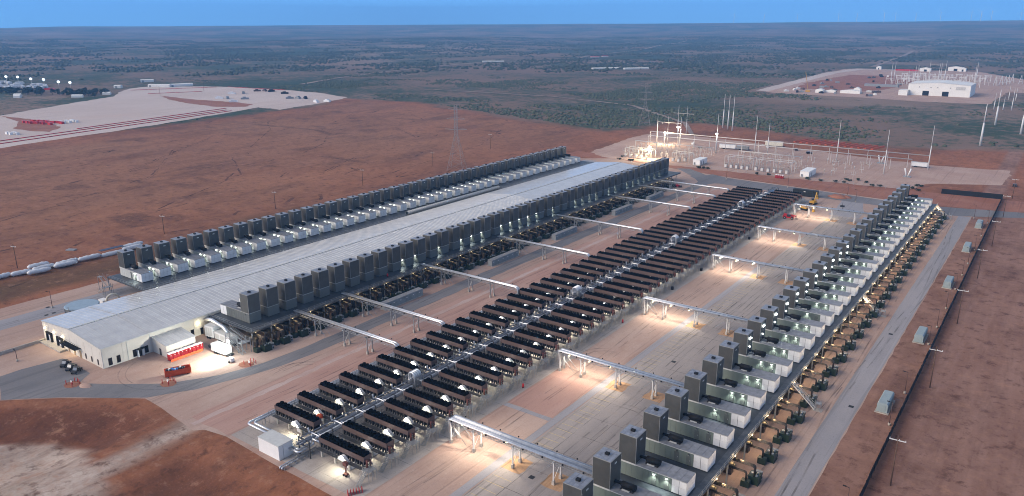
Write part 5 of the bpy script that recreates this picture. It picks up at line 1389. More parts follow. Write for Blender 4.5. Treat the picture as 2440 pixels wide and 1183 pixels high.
def excavator(label, loc, rz, up):
    t = thing('excavator', label, 'excavator', loc, rz)
    b = MB()
    for v in (-1.2, 1.2): b.extr([(-2, .25), (-1.7, 0), (1.7, 0), (2, .25), (2, .6), (1.6, .9), (-1.6, .9), (-2, .6)], 'y', v-.3, v+.3)
    ob('track', b.mesh('track', BLACK), t)
    ob('body', MB().box(-2.1, -1.3, .95, 1.1, 1.3, 2.1).mesh('body', YELP), t); ob('cab', MB().box(.2, .35, 2.1, 1.5, 1.3, 3.1).box(1.1, .35, 1.0, 1.5, 1.3, 2.1).mesh('cab', mat('cab_glass', (.03, .03, .035))), t)
    if up: ob('boom', MB().beam((1.0, -.2, 1.8), (2.6, -.2, 6.2), .45, .5).beam((2.6, -.2, 6.2), (4.0, -.2, 3.2), .35, .4).box(3.7, -.7, 2.3, 4.6, .3, 3.2).mesh('boom', YELP), t)
    else: ob('boom', MB().beam((1.0, -.2, 1.8), (3.4, -.2, 3.4), .45, .5).beam((3.4, -.2, 3.4), (5.0, -.2, 1.0), .35, .4).box(4.6, -.7, 0, 5.5, .3, 1.0).mesh('boom', YELP), t)
    return t
excavator('yellow excavator with raised boom behind the farthest pipe bridge', (-103.5, 421, 0), R(80), True)
excavator('low orange excavator with boom down beside the farthest pipe bridge', (-103.2, 405, 0), R(-20), False)
t = thing('frac_tank', 'long black container standing behind the right coolers', 'container', (-119.5, 437.5, 0), R(2))
ob('body', MB().box(0, 0, .3, 13.5, 3, 3.8).mesh('body', mat('container_black', (.016, .018, .018), .6)), t); b = MB()
for x in np.arange(.4, 13.4, .9): b.box(x, -.06, .35, x+.12, 0, 3.7)
ob('rib', b.mesh('rib', BLACK), t); ob('skid', MB().box(.2, .2, 0, 13.3, 2.8, .3).mesh('skid', SKID), t); ob('sign', MB().box(6, -.09, 2.6, 7, -.06, 3.0).mesh('sign', WHITEP), t)
t = thing('red_loader', 'small red loader parked past the far end of middle row', 'loader', (-182, 419.5, 0), R(20))
ob('body', MB().box(-1.7, -.8, .5, 1.2, .8, 1.7).box(-1.2, -.7, 1.7, .2, .7, 2.4).mesh('body', RED), t); ob('bucket', MB().box(1.6, -1, .2, 2.4, 1, 1.0).beam((0, -.8, 1.6), (1.8, -.8, .8), .2).mesh('bucket', BLACK), t)
for x in (-1.1, .9):
    for v in (-.85, .85): ob('wheel', wheel(.5, .35), t, (x, v, .5))
t = thing('light_trailer', 'dark unlit light-tower trailer on the sandy far yard', 'light tower', (-87, 414, 0))
ob('cabinet', MB().box(-1, -.6, 2.2, 1, .6, 3.0).mesh('cabinet', BLACK), t); ob('mast', MB().tube([(0, 0, 0), (0, 0, 5)], .08, 6).mesh('mast', BLACK), t); ob('leg', MB().beam((-1.8, 0, .1), (1.8, 0, .1), .1).beam((0, -1.6, .1), (0, 1.6, .1), .1).mesh('leg', BLACK), t)
ob('dirt_heap', MB().blob((0, 0, -.3), 5.5, 4.2, 1.9, 16, 9, 0, .14).blob((4, 2, -.3), 3.2, 2.8, 1.4, 12, 7, 0, .14).mesh('dirt_heap', REDDIRT), None, (-97, 447, 0), label='reddish dirt heap past the excavators', cat='dirt heap')
t = thing('traffic_barrier', 'bundle of small red barricades at the bottom edge of the slab', 'barricade', (-108.6, 90.6, 0), R(60))
for k in range(6):
    ob('barricade', MB().beam((k*.6, -.4, 0), (k*.6, 0, 1.1), .1, .5).beam((k*.6, .4, 0), (k*.6, 0, 1.1), .1, .5).mesh('barricade', RED), t)
t = thing('scissor_lift', 'small rust-red lift parked under the nearest right cooler', 'lift', (-114.2, 95.2, 0))
ob('frame', MB().box(-.5, -.4, .3, .5, .4, .6).beam((-.4, 0, .6), (.4, 0, 2.6), .12).beam((.4, 0, .6), (-.4, 0, 2.6), .12).box(-.5, -.4, 2.6, .5, .4, 3.4).mesh('frame', mat('primer_red', (.2, .07, .06))), t)
for x in (-.4, .4): ob('wheel', wheel(.25, .2), t, (x, -.4, .25))

for k, (x, y) in enumerate(((-107.46, 275.9), (-107.4, 248.5), (-107.7, 332))):
    t = thing('waste_bin', ('middle', 'nearest', 'farthest')[k] + ' small black bin standing alone beside the right coolers', 'bin', (x, y, 0))
    ob('body', MB().box(-.4, -.4, 0, .4, .4, 1.1).mesh('body', BLACK), t); ob('lid', MB().box(-.44, -.44, 1.1, .44, .44, 1.2).mesh('lid', SKID), t)
for k, (x, y) in enumerate(((-106.8, 151.8), (-106.9, 208.8))):
    t = thing('extinguisher_cart', ('nearer', 'farther')[k] + ' small red extinguisher cart beside the cooler stairs', 'extinguisher', (x, y, .05))
    ob('bottle', MB().cyl(0, 0, .2, 1.2, .28, 8).mesh('bottle', RED), t); ob('wheel', wheel(.25, .5), t, (0, 0, .25))
t = thing('extinguisher_cart', 'small red cart standing on the middle deck by a stack', 'extinguisher', (-191.5, 185.5, 5.56))
ob('bottle', MB().cyl(0, 0, .2, 1.3, .3, 8).mesh('bottle', RED), t); ob('wheel', wheel(.25, .5), t, (0, 0, .25))
ob('orange_tarp', MB().blob((0, 0, .4), 1.2, .7, .55, 9, 6, 0, .2).mesh('orange_tarp', MATS['orange_paint']), None, (-135.2, 105.9, 2.5), label='orange tarpaulin bundle on the second left cooler walkway', cat='tarpaulin')
# ------------------------------------------------------------------ substation
STL = mat('substation_steel', (.50, .47, .45), .5, .2, .08, 1)
INS = mat('insulator_grey', (.33, .30, .29), .4, 0, .1, 2)
CABG = mat('cabinet_pale', (.55, .54, .53), .5, 0, .06, 1, grime=.08)
def mast(label, x, y, h, r0=.42, cat='mast', nm='lightning_mast', group=None):
    t = thing(nm, label, cat, (x, y, 0), 0, group)
    ob('shaft', MB().tube([(0, 0, 0), (0, 0, h*.55)], r0, 8, 0, True, r0*.7).mesh('shaft', MASTW), t)
    ob('tip', MB().tube([(0, 0, h*.55), (0, 0, h)], r0*.55, 8, 0, True, r0*.22).mesh('tip', MASTW), t)
for k, (x, y, h, w) in enumerate(((-269, 572, 22.3, 'left leg of the substation H-frame'), (-262, 577, 22, 'behind the yellow floodlight'), (-249, 573, 22.2, 'right leg of the substation H-frame'), (-275, 626, 26, 'far left behind the H-frame'), (-269, 631, 25, 'far back right of the H-frame'),
        (-210, 551, 29.5, 'carrying a white floodlight left of the white trailer'), (-188, 573, 27.7, 'right of the white trailer'), (-177, 569, 23.5, 'in front of the cream trailer'), (-128, 571, 28.7, 'near the red earth rows'), (-90, 535, 29, 'near the leaning white tubes'), (-69, 568, 29.8, 'at the right end of the substation'))):
    mast('tall pale lightning mast ' + w, x, y, h, .42 if k not in (1, 4) else .3, group='lightning masts of the substation')
for k, (x, y) in enumerate(((-259, 692), (-252, 686), (-245, 679))): mast(('leftmost', 'middle', 'rightmost')[k] + ' of the three thick pale poles behind the substation', x, y, 31.5, .62, 'pole', 'steel_pole', 'three thick poles behind the substation')
for k, (x, y, h) in enumerate(((-52, 710, 33), (-54, 864, 33.5), (-30, 805, 30), (-68, 1025, 18), (-59, 1023, 14.6), (-51, 1024, 24), (-63, 1160, 18), (-55, 1154, 16))):
    mast(f'{("nearest", "second nearest", "rightmost", "left", "short", "right", "left far", "right far")[k]} thick pale transmission pole at the right of the plain', x, y, h, .95 if k < 3 else .6, 'pole', 'steel_pole', 'transmission poles on the right plain')
def hframe(label, x0, x1, y, z):
    t = thing('line_gantry', label, 'gantry', (x0, y, 0))
    ob('crossbeam', MB().beam((0, 0, z), (x1-x0, 0, z), .3).mesh('crossbeam', STL), t)
    im = MB().cyl(0, 0, z-1.6, z-.1, .12, 6).mesh('insulator', INS)
    for f in (.2, .5, .8): ob('insulator', im, t, ((x1-x0)*f, 0, 0))
hframe('high crossbeam between the two left substation masts', -269, -249, 572.5, 17.3); hframe('distant crossbeam on the far left masts', -281, -262, 629, 18.5)
def busline(label, y, x0, x1, h, step):
    t = thing('bus_line', label, 'bus structure', (x0, y, 0))
    pm2 = MB(); pm2.box(-.15, -.15, 0, .15, .15, h-.9); pm2.cyl(0, 0, h-.9, h, .12, 6); pm2.box(-.05, -1.2, h-1, .05, 1.2, h-.85)
    pm2 = pm2.mesh('post', STL)
    n = int((x1-x0)/step)
    for k in range(n+1): ob('post', pm2, t, (k*step, 0, 0))
    for v in (-1.0, 0, 1.0): ob('bus_tube', MB().tube([(0, v, h+.1), (n*step, v, h+.1)], .13, 6).mesh('bus_tube', STL), t)
busline('longest tubular bus line across the back of the substation', 570, -274, -66, 9.4, 12.8)
busline('second tubular bus line just in front of the longest one', 559, -270, -66, 7.6, 12.8)
busline('low tubular bus line on the left floodlit half of substation', 540, -272, -206, 5.6, 9)
busline('low tubular bus line on the right half of substation', 538, -188, -140, 5.6, 9)
def breaker():
    r = thing('circuit_breaker', 'x', 'circuit breaker')
    ob('cabinet', MB().box(-.75, -1.0, .5, .75, -.2, 2.5).mesh('cabinet', CABG), r)
    ob('tank', MB().tube([(-1.0, .5, 2.0), (1.0, .5, 2.0)], .42, 8).mesh('tank', CABG), r)
    b = MB().cyl(0, 0, 0, 1.7, .13, 7)
    bm_ = b.mesh('bushing', INS)
    for x in (-.8, 0, .8):
        for s_ in (-1, 1):
            o = ob('bushing', bm_, r, (x, .5 + s_*.25, 2.3)); o.rotation_euler = (-s_*R(24), 0, 0)
    b = MB()
    for x in (-.8, .8):
        for y in (-.6, .8): b.box(x-.08, y-.08, 0, x+.08, y+.08, 1.7)
    ob('frame', b.mesh('frame', STL), r)
    return r
bk = breaker(); first = True
BKS = [(x, 498, 'right row') for x in (-182, -178.3, -174.6, -170.9, -167.2)] + [(x, 498.5, 'far right row') for x in (-161.5, -157.4, -153.4, -149.3, -145.3, -141.3)] + \
      [(-258, 497.4, 'left row'), (-254, 497.6, 'left row'), (-249.5, 497, 'left row'), (-245.3, 496.4, 'left row'), (-241, 496.2, 'left row')] + [(-221, 498.5, 'middle group'), (-217, 499, 'middle group'), (-214, 503, 'middle group')]
cnt = {}
for x, y, g in BKS:
    cnt[g] = cnt.get(g, 0) + 1
    lab = f'pale circuit breaker, {ordn(cnt[g])} from the left in the {g} of the substation'
    if first: bk.location = (x, y, 0); bk['label'] = lab; bk['group'] = 'circuit breakers in the substation'; first = False
    else: dup(bk, (x, y, 0), lab)
def portal(label, x0, x1, y, h):
    t = thing('bus_portal', label, 'gantry', (x0, y, 0))
    L_ = x1 - x0
    cm_ = MB().box(-.17, -.17, 0, .17, .17, h).mesh('column', STL)
    for f in (0, .5, 1):
        for v in (0, 7): ob('column', cm_, t, (L_*f, v, 0))
    for v in (0, 7): ob('beam', MB().beam((0, v, h), (L_, v, h), .3).mesh('beam', STL), t)
    for f in (0, .5, 1): ob('beam', MB().beam((L_*f, 0, h-.2), (L_*f, 7, h-.2), .22).mesh('beam', STL), t)
    im = MB().cyl(0, 0, h-1.8, h-.2, .12, 6).mesh('insulator', INS)
    for k in range(9):
        for v in (0, 7): ob('insulator', im, t, (L_*(k+.5)/9, v, 0))
    for k in range(5): ob('bus_tube', MB().tube([(L_*(k+.5)/5, -1.5, h-1.9), (L_*(k+.5)/5, 9, h-1.9)], .1, 6).mesh('bus_tube', STL), t)
portal('left steel bus portal over the right-hand breakers', -184, -164.5, 500.5, 7.6); portal('right steel bus portal over the far right breakers', -162.5, -139, 500.5, 7.6)
portal('low bus portal over the floodlit left breakers', -260, -239, 500, 6.2); portal('low bus portal over the floodlit middle breakers', -223, -210, 501, 6.2)
ist = MB(); ist.box(-.1, -.1, 0, .1, .1, 2.4); ist.box(-1.3, -.08, 2.4, 1.3, .08, 2.6)
for x in (-1.1, 0, 1.1): ist.cyl(x, 0, 2.6, 4.2, .11, 6)
ism = ist.mesh('switch_stand', STL)
k = 0
for y in (509, 516, 523, 531, 546, 552):
    for x in np.arange(-270, -100, 4.4):
        if random.random() < .30 + .3*(x > -142) or -206 < x < -190: continue
        ob('switch_stand', ism, None, (x + random.uniform(-.5, .5), y + random.uniform(-.6, .6), 0), random.choice((0, R(90))), 'small pale insulator stand standing in the substation yard', 'insulator stand', 'insulator stands of the substation'); k += 1
def chouse(label, x0, y0, x1, y1):
    t = thing('control_house', label, 'building', (x0, y0, 0))
    ob('body', MB().box(0, 0, .5, x1-x0, y1-y0, 3.9).mesh('body', mat('control_white', (.74, .73, .71), .5, var=.03)), t)
    ob('roof', MB().box(-.15, -.15, 3.9, x1-x0+.15, y1-y0+.15, 4.1).mesh('roof', mat('control_white', (.74, .73, .71))), t)
    for k in range(2): ob('door', MB().box(x1-x0, 2+k*4, .5, x1-x0+.06, 3.2+k*4, 2.8).mesh('door', BOXG), t)
    ob('plinth', MB().box(-.1, -.1, 0, x1-x0+.1, y1-y0+.1, .5).mesh('plinth', CONCR), t)
    ob('cooler_unit', MB().box(.8, -.6, .8, 1.6, 0, 2.2).mesh('cooler_unit', BOXG), t)
chouse('white control house beside the floodlit left yard', -204, 493.5, -199, 506.5); chouse('white control house right of the bus portals', -131.5, 493.5, -126, 510)
trailer('long white trailer parked at the back of the substation', (-216, 573, 0), R(8), 12.4, 2.6, 2.7, 1.0, WHITEP, None); trailer('dark grey trailer parked right behind the long white one', (-203, 575, 0), R(4), 9.2, 2.6, 2.6, .9, BOXG, None)
trailer('cream trailer parked in front of the red earth rows', (-191, 606, 0), R(6), 13.6, 2.6, 3.3, 1.0, CREAM, None); trailer('white tank trailer at the right end of the substation', (-80.5, 575, 0), R(2), 10, 2.5, 2.6, .9, WHITEP, None)
for i in range(4): dup(p0, (-143 + i*1.35, 482.5, 0), ordn(i+1) + ' red portable toilet from the left beside the perimeter road', R(-90))['group'] = 'red toilets by the perimeter road'
ROWR = gmat('red_spoil', [(.40, .085, .045), ((.30, .07, .04), .3, .45, .65, .8, (1, 1))])
for k in range(13):
    x = -178 + k*5.0; y = 641 - k*.3
    ob('spoil_row', MB().extr([(-1.25, 0), (1.25, 0), (.5, .9), (-.5, .9)], 'y', 0, 22).mesh('spoil_row', ROWR), None, (x, y, 0), R(-12), f'{ordn(k+1)} orange-red earth row from the left behind the substation', 'earth row', 'orange-red earth rows')
for k, (x, y) in enumerate(((-100, 577), (-76, 534))):
    t = thing('white_tubes', ('farther', 'nearer')[k] + ' pair of leaning white tubes set in a V', 'tube', (x, y, 0))
    for s_ in (-1, 1): ob('tube', MB().tube([(s_*.5, 0, .6), (s_*1.8, 0, 5.6)], .42, 10).mesh('tube', WHITEP), t)
    ob('base', MB().box(-2.2, -1.2, 0, 2.2, 1.2, .6).mesh('base', BOXG), t)
def car(label, loc, rz, col, nm='parked_car', group=None):
    t = thing(nm, label, 'vehicle', loc, rz, group)
    b = MB(); b.extr([(-2.4, .4), (2.4, .4), (2.4, .95), (1.3, 1.05), (.6, 1.7), (-1.9, 1.75), (-2.35, 1.0)], 'y', -.92, .92); ob('body', b.mesh('body', col), t)
    b = MB(); b.box(-1.7, -.94, 1.12, .5, .94, 1.55); ob('window', b.mesh('window', WIN), t)
    for x in (-1.5, 1.5):
        for v in (-.85, .85): ob('wheel', wheel(.36, .24), t, (x, v, .36))
car('black sport-utility car on the red dirt outside the fence', (-18, 540, 0), R(85), mat('car_black', (.015, .015, .017), .3))
for k, (x, y, c) in enumerate(((-187, 600, 'white'), (-229, 566, 'dark'), (-241, 580, 'white'), (-165, 600, 'dark'), (-152, 590, 'dark'))):
    car(('white car beside the cream trailer', 'dark car behind the mid bus line', 'white car near the left H-frame', 'dark car right of the cream trailer', 'dark car below the red earth rows')[k], (x, y, 0), R(random.uniform(0, 180)), WHITEP if c == 'white' else mat('car_black', (.015, .015, .017)))
# floodlights of the substation
def flood(label, x, y, h, e, col, mcol, big):
    t = thing('floodlight', label, 'floodlight', (x, y, 0))
    ob('pole', MB().tube([(0, 0, 0), (0, 0, h)], .2, 7, 0, True, .12).mesh('pole', MASTW), t)
    ob('lamp_head', MB().box(-big, -.25, h-.3, big, .25, h+.5).mesh('lamp_head', mcol), t)
    light('POINT', t, (0, -.9, h-.6), e, col, .4)
flood('blazing yellow floodlight on a mast at the back left of substation', -261, 570, 9.2, 22000, (1, .84, .52), emat('flood_yellow', (1, .84, .52), 45), .9)
flood('blazing yellow floodlight low over the front left breakers', -240, 499, 8.6, 22000, (1, .84, .52), emat('flood_yellow', (1, .84, .52), 45), .8)
flood('round white floodlight on the H-frame right leg', -250.5, 571.5, 14.2, 900, (1, .93, .84), emat('flood_white', (1, .95, .9), 8), 1.3)
flood('round white floodlight on a mast left of the white trailer', -210.2, 550.2, 14.6, 900, (1, .93, .84), emat('flood_white', (1, .95, .9), 8), 1.0)
t = thing('chain_fence', 'thin wire fence along the near side of the substation', 'fence', (-272, 486.3, 0))
for v in (1.0, 2.1): ob('rail', MB().beam((0, 0, v), (205, 2, v), .06).mesh('rail', GALV), t)
fp = MB().box(-.05, -.05, 0, .05, .05, 2.3).mesh('post', GALV)
for k in range(35): ob('post', fp, t, (k*6, k*.06, 0))
# lattice towers
def lattice(label, x, y, h, bw, rz):
    t = thing('lattice_tower', label, 'pylon', (x, y, 0), rz)
    LT = mat('lattice_steel', (.30, .28, .28), .6, .2, .1, 1)
    def half(z): return bw/2*(1 - z/(h*.55)) + .9*(z/(h*.55)) if z < h*.55 else .9
    zs = [0, h*.12, h*.24, h*.36, h*.46, h*.55, h*.64, h*.73, h*.82, h*.91, h]
    for sx_, sy_ in ((-1, -1), (1, -1), (1, 1), (-1, 1)):
        b = MB()
        for a, c in zip(zs[:-1], zs[1:]): b.beam((sx_*half(a), sy_*half(a), a), (sx_*half(c), sy_*half(c), c), .14)
        ob('leg', b.mesh('leg', LT), t)
    b = MB()
    for a, c in zip(zs[:-1], zs[1:]):
        ha, hc = half(a), half(c)
        for (x0, y0), (x1, y1) in (((-1, -1), (1, -1)), ((1, -1), (1, 1)), ((1, 1), (-1, 1)), ((-1, 1), (-1, -1))):
            b.beam((x0*ha, y0*ha, a), (x1*hc, y1*hc, c), .07); b.beam((x1*ha, y1*ha, a), (x0*hc, y0*hc, c), .07); b.beam((x0*hc, y0*hc, c), (x1*hc, y1*hc, c), .07)
    ob('bracing', b.mesh('bracing', LT), t, kind='stuff')
    for z, w in ((h*.62, 7.5), (h*.78, 6.2), (h*.93, 5)):
        for s_ in (-1, 1): ob('crossarm', MB().beam((0, -.8, z), (s_*w, 0, z+.4), .16).beam((0, .8, z), (s_*w, 0, z+.4), .16).beam((0, 0, z+1.6), (s_*w, 0, z+.5), .12).mesh('crossarm', LT), t)
lattice('grey lattice pylon rising behind the left generator row', -327, 386, 43, 11, R(25)); lattice('distant grey lattice pylon left of the substation', -326, 664, 40, 11, R(25))

# ------------------------------------------------------------------ construction site far right
hall = thing('metal_hall', 'big white metal hall with two dark doorways on the far construction pad', 'building', (-181, 1168, 0))
HW = mat('hall_white', (.70, .68, .64), .5, 0, .04, .05)
b = MB(); b._add([(0, 0, 0), (74, 0, 0), (74, 0, 15.2), (37, 0, 17.6), (0, 0, 15.2), (0, 60, 0), (74, 60, 0), (74, 60, 15.2), (37, 60, 17.6), (0, 60, 15.2)], [(0, 1, 2, 3, 4), (9, 8, 7, 6, 5), (1, 6, 7, 2), (5, 0, 4, 9)]); ob('wall', b.mesh('wall', HW), hall)
for s_ in (0, 1): ob('roof', MB()._add([(74*s_, -.5, 15.3), (37, -.5, 17.7), (37, 60.5, 17.7), (74*s_, 60.5, 15.3)], [(0, 1, 2, 3) if s_ == 0 else (3, 2, 1, 0)]).mesh('roof', HW), hall)
for x in (22, 45.5): ob('doorway', MB().box(x-3.8, -.3, 0, x+3.8, .1, 6.2).mesh('doorway', WIN), hall)
for x in (13, 27, 35, 50): ob('vent', MB().box(x, -.3, 10.5, x+1.2, 0, 11.7).mesh('vent', BOXG), hall)
ob('louvre', MB().box(57, -.25, 9, 68, 0, 13).mesh('louvre', mat('louvre_grey', (.52, .51, .49), .5)), hall)
ob('lean_to', MB().box(-9, -14, 0, 2, 6, 7).mesh('lean_to', HW), hall)
FP = [(-254.6, 1458, 28.5), (-252, 1470, 29.3), (-214.3, 1372, 21.6), (-213.4, 1428, 26.4), (-210, 1430, 27.5), (-207.7, 1534, 30.4), (-193.5, 1544, 25.6), (-191, 1546, 26.8), (-182.3, 1530, 31.2), (-137.8, 1562, 30), (-134, 1500, 27)]
for i, (x, y, h) in enumerate(FP): mast(f'{ordn(i+1)} tall white pole from the left behind the white hall', x, y, h, .8, 'pole', 'steel_pole', 'tall white poles behind the far hall')
hframe('white crossbeam joining the two tallest far poles', -207, -183, 1532, 24); hframe('white crossbeam left of the far poles', -214, -208, 1429, 19); hframe('white crossbeam at the right of the far poles', -171, -138, 1560, 12)
pb = MB()
for x, y in ((-2.5, -2.5), (2.5, -2.5), (2.5, 2.5), (-2.5, 2.5)): pb.beam((x, y, 0), (0, 0, 14), .4)
for z in (4, 8): 
    q_ = 2.5*(1-z/14); pb.box(-q_, -q_, z, q_, q_, z+.25)
pbm = pb.mesh('pyramid_frame', MASTW)
for i, (x, y) in enumerate(((-98, 1419), (-92, 1441), (-87, 1445), (-84, 1465), (-81, 1503), (-68, 1476), (-58, 1470))):
    ob('pyramid_frame', pbm, None, (x, y, 0), 0, f'{ordn(i+1)} white pyramid-shaped frame from the left, right of far poles', 'frame', 'white pyramid frames on the far pad')
for i in range(60):
    x = random.uniform(-235, -95); y = random.uniform(1290, 1560)
    ob('switch_stand', ism, None, (x, y, 0), 0, 'small white stand in the far switchyard behind the hall', 'stand', 'white stands in the far switchyard').scale = (2, 2, 2.2)
for i, (x, y, w, d, h) in enumerate(((-255, 1748, 20, 12, 8), (-211, 1800, 26, 14, 9), (-190, 1790, 12, 12, 8), (-340, 1770, 9, 9, 7))):
    t = thing('white_shed', ('long white shed at the far edge of the pad', 'white open shed behind the right far poles', 'small white shed between the far sheds', 'white dome shelter at the far road bend')[i], 'building', (x, y, 0))
    ob('body', MB().extr([(0, 0), (w, 0), (w, h*.75), (w/2, h), (0, h*.75)], 'y', 0, d).mesh('body', HW), t); ob('doorway', MB().box(w*.4, -.2, 0, w*.65, .1, h*.5).mesh('doorway', WIN), t)
for i in range(8): ob('red_container', MB().box(0, 0, 0, 6, 2.5, 2.8).mesh('red_container', RED), None, (-300 + i*6.4, 1752, 0), 0, f'{ordn(i+1)} red container from the left at the far pad edge', 'container', 'red containers at the far pad edge')
fr2 = MB()
for x in (-4, 4): fr2.box(x-.3, -.3, 0, x+.3, .3, 11)
fr2.box(-5, -.3, 9.6, 5, .3, 10.2)
for x in (-2.5, 0, 2.5): fr2.box(x-.15, -.15, 6.5, x+.15, .15, 9.6)
fr2 = fr2.mesh('steel_portal', MASTW)
for i in range(30):
    ob('steel_portal', fr2, None, (-238 + (i % 10)*13.5 + random.uniform(-2, 2), 1350 + (i//10)*75 + random.uniform(-12, 12), 0), 0, f'{ordn(i % 10 + 1)} white steel portal from the left in the {("nearest", "middle", "farthest")[i//10]} line behind the far hall', 'gantry', 'white steel portals behind the far hall')
t = thing('mobile_crane', 'yellow lattice crane leaning over the far construction pad', 'crane', (-304, 1135, 0))
ob('body', MB().box(-3, -1.5, 0, 3, 1.5, 2.6).mesh('body', YELP), t); b = MB()
for s_ in (-.6, .6): b.beam((0, s_, 2), (-5.5, s_, 27), .4)
for z in np.arange(0, 1, .12): b.beam((-5.5*z, -.6, 2+25*z), (-5.5*(z+.1), .6, 2+25*(z+.1)), .25)
ob('boom', b.mesh('boom', YELP), t)
for i, (x, y, w, d, h) in enumerate(((-262, 1141, 26, 12, 5), (-292, 1128, 10, 10, 6), (-248, 1156, 9, 8, 8), (-282, 1140, 14, 8, 4))):
    ob('white_tent', MB().extr([(0, 0), (w, 0), (w, h*.7), (w/2, h), (0, h*.7)], 'y', 0, d).mesh('white_tent', HW), None, (x, y, 0), 0, ('long white tent left of the far hall', 'white tent under the yellow crane', 'tall narrow white tent on the far pad', 'low white tent between crane and long tent')[i], 'tent')
for i in range(46):
    x = random.uniform(-345, -215); y = random.choice((random.uniform(1110, 1180), random.uniform(1200, 1560)))
    if -256 < x < -222 and y < 1160: continue
    c = random.choice((BLACK, BOXG, BROWN, DKSTEEL, HW))
    ob('equipment_crate', MB().box(-3.2, -1.2, 0, 3.2, 1.2, random.uniform(1.5, 2.8)).box(-1.5, -1.25, 0, .5, 1.25, 3.0).mesh('equipment_crate', c), None, (x, y, 0), random.uniform(0, 3), 'small parked machine or crate on the far construction pad', 'equipment', 'machines on the far construction pad')
ob('grey_store', MB().box(0, 0, 0, 48, 10, 3.5).mesh('grey_store', BOXG), None, (-262, 1290, 0), 0, 'long low grey store behind the white tents', 'building')

# ------------------------------------------------------------------ laydown yard and camp on the left
for i, (a, c) in enumerate((((-746, 334), (-789, 522)), ((-716, 240), (-774, 519)), ((-700, 240), (-763, 517)))):
    d = Vector((c[0]-a[0], c[1]-a[1], 0)); t = thing('red_pipe_row', ('back', 'middle', 'front')[i] + ' of three long red pipe rows lining the laydown yard', 'pipe row', (a[0], a[1], 0), math.atan2(d.y, d.x))
    n = int(d.length/12); pm3 = MB()
    for v in (-.55, 0, .55): pm3.tube([(0, v, .3), (11.6, v, .3)], .25, 6)
    pm3 = pm3.mesh('pipe_bundle', RED)
    for k in range(n): ob('pipe_bundle', pm3, t, (k*12, 0, 0))
for i, (a, c) in enumerate((((-1120, 585), (-1062, 700)), ((-1055, 704), (-928, 721)), ((-1044, 569), (-1012, 640)))):
    d = Vector((c[0]-a[0], c[1]-a[1], 0)); t = thing('red_pipe_row', ('left', 'right', 'inner')[i] + ' red pipe row along the far edge of the laydown yard', 'pipe row', (a[0], a[1], 0), math.atan2(d.y, d.x))
    for k in range(int(d.length/12)): ob('pipe_bundle', pm3, t, (k*12, 0, 0))
rb = MB().box(-2.4, -1.2, 0, 2.4, 1.2, 2.2).box(-2.2, -1.25, 2.2, 2.2, 1.25, 2.35).mesh('red_crate', RED)
for i in range(16):
    ob('red_crate', rb, None, (-836 + (i % 8)*5.4 + random.uniform(-.8, .8), 325 + (i//8)*9 + (i % 8)*1.4 + random.uniform(-1.5, 1.5), 0), random.uniform(-.6, .6), f'{ordn(i % 8 + 1)} red crate from the left in the {("front", "back")[i//8]} line on the laydown yard', 'crate', 'red crates on the laydown yard')
wc = MB().box(-1.8, -1.2, 0, 1.8, 1.2, 2).box(-1.9, -1.3, 2, 1.9, 1.3, 2.2).mesh('white_crate', WHITEP)
for i in range(9): ob('white_crate', wc, None, (-808 + (i % 3)*5 + random.uniform(-1, 1), 346 + (i//3)*6 + random.uniform(-1, 1), 0), random.uniform(-.7, .7), 'white crate beside the red crates on the laydown yard', 'crate', 'white crates on the laydown yard')
for i in range(4): ob('white_crate', wc, None, (-761 + i*3.5, 281 + (i % 2)*4, 0), random.uniform(-.7, .7), 'white crate at the near left corner of the laydown yard', 'crate', 'white crates at the yard corner')
for i, (x, y, L_, rz) in enumerate(((-1153, 630, 34, 34), (-1128, 652, 34, 72), (-1258, 676, 20, 60), (-1178, 590, 10, 40))):
    t = thing('yard_shed', ('left long white shed at the far yard edge', 'right long white shed at the far yard edge', 'lone white shed out in the scrub', 'small white cabin at the yard entrance')[i], 'building', (x, y, 0), R(rz))
    ob('body', MB().extr([(0, 0), (8, 0), (8, 3.6), (4, 4.6), (0, 3.6)], 'x', 0, L_).mesh('body', HW), t); ob('doorway', MB().box(2, -.2, 0, 5, .1, 3).mesh('doorway', BOXG), t)
for i, (x, y, c) in enumerate(((-943, 634, 0), (-936, 648, 1), (-953, 683, 2), (-945, 690, 2), (-935, 694, 2), (-887, 680, 3), (-824, 639, 1), (-816, 646, 1), (-806, 650, 3), (-759, 628, 0), (-752, 640, 0), (-899, 585, 0), (-888, 590, 1), (-845, 569, 0), (-930, 690, 3), (-865, 600, 1))):
    ob('yard_equipment', MB().box(-5, -1.6, 0, 5, 1.6, 2.2).box(-2.5, -1.5, 2.2, 1.5, 1.5, 3.4).mesh('yard_equipment', (WHITEP, BOXG, BROWN, BLACK)[c]), None, (x, y, 0), random.uniform(0, 3), ('white trailer left of the grey one mid yard', 'grey trailer beside the white one mid yard', 'brown steel stack at yard back, first', 'brown steel stack at yard back, second', 'brown steel stack at yard back, third', 'black container at the yard back', 'grey steel heap on right of yard', 'second grey steel heap on right of yard', 'black container on right of yard', 'white pickup at the right yard edge', 'white trailer at the right yard edge', 'white pallets left of yard island', 'grey pallets left of yard island', 'white pallets right of yard island', 'black bin at the yard back', 'grey pallets in mid yard')[i], 'equipment', 'equipment on the laydown yard')
for i, (x, y) in enumerate(((-1002, 563), (-1016, 638), (-929, 747))): crosspole(('left', 'middle', 'right')[i] + ' thin wooden pole on the far laydown yard', (x, y, 0), 13, .8, True, 'poles at the laydown yard')
ct = MB().box(-5.5, -1.5, .5, 5.5, 1.5, 3.6).box(-5, -1.3, 0, 5, 1.3, .5).mesh('camp_trailer', mat('camp_white', (.66, .67, .70), .5))
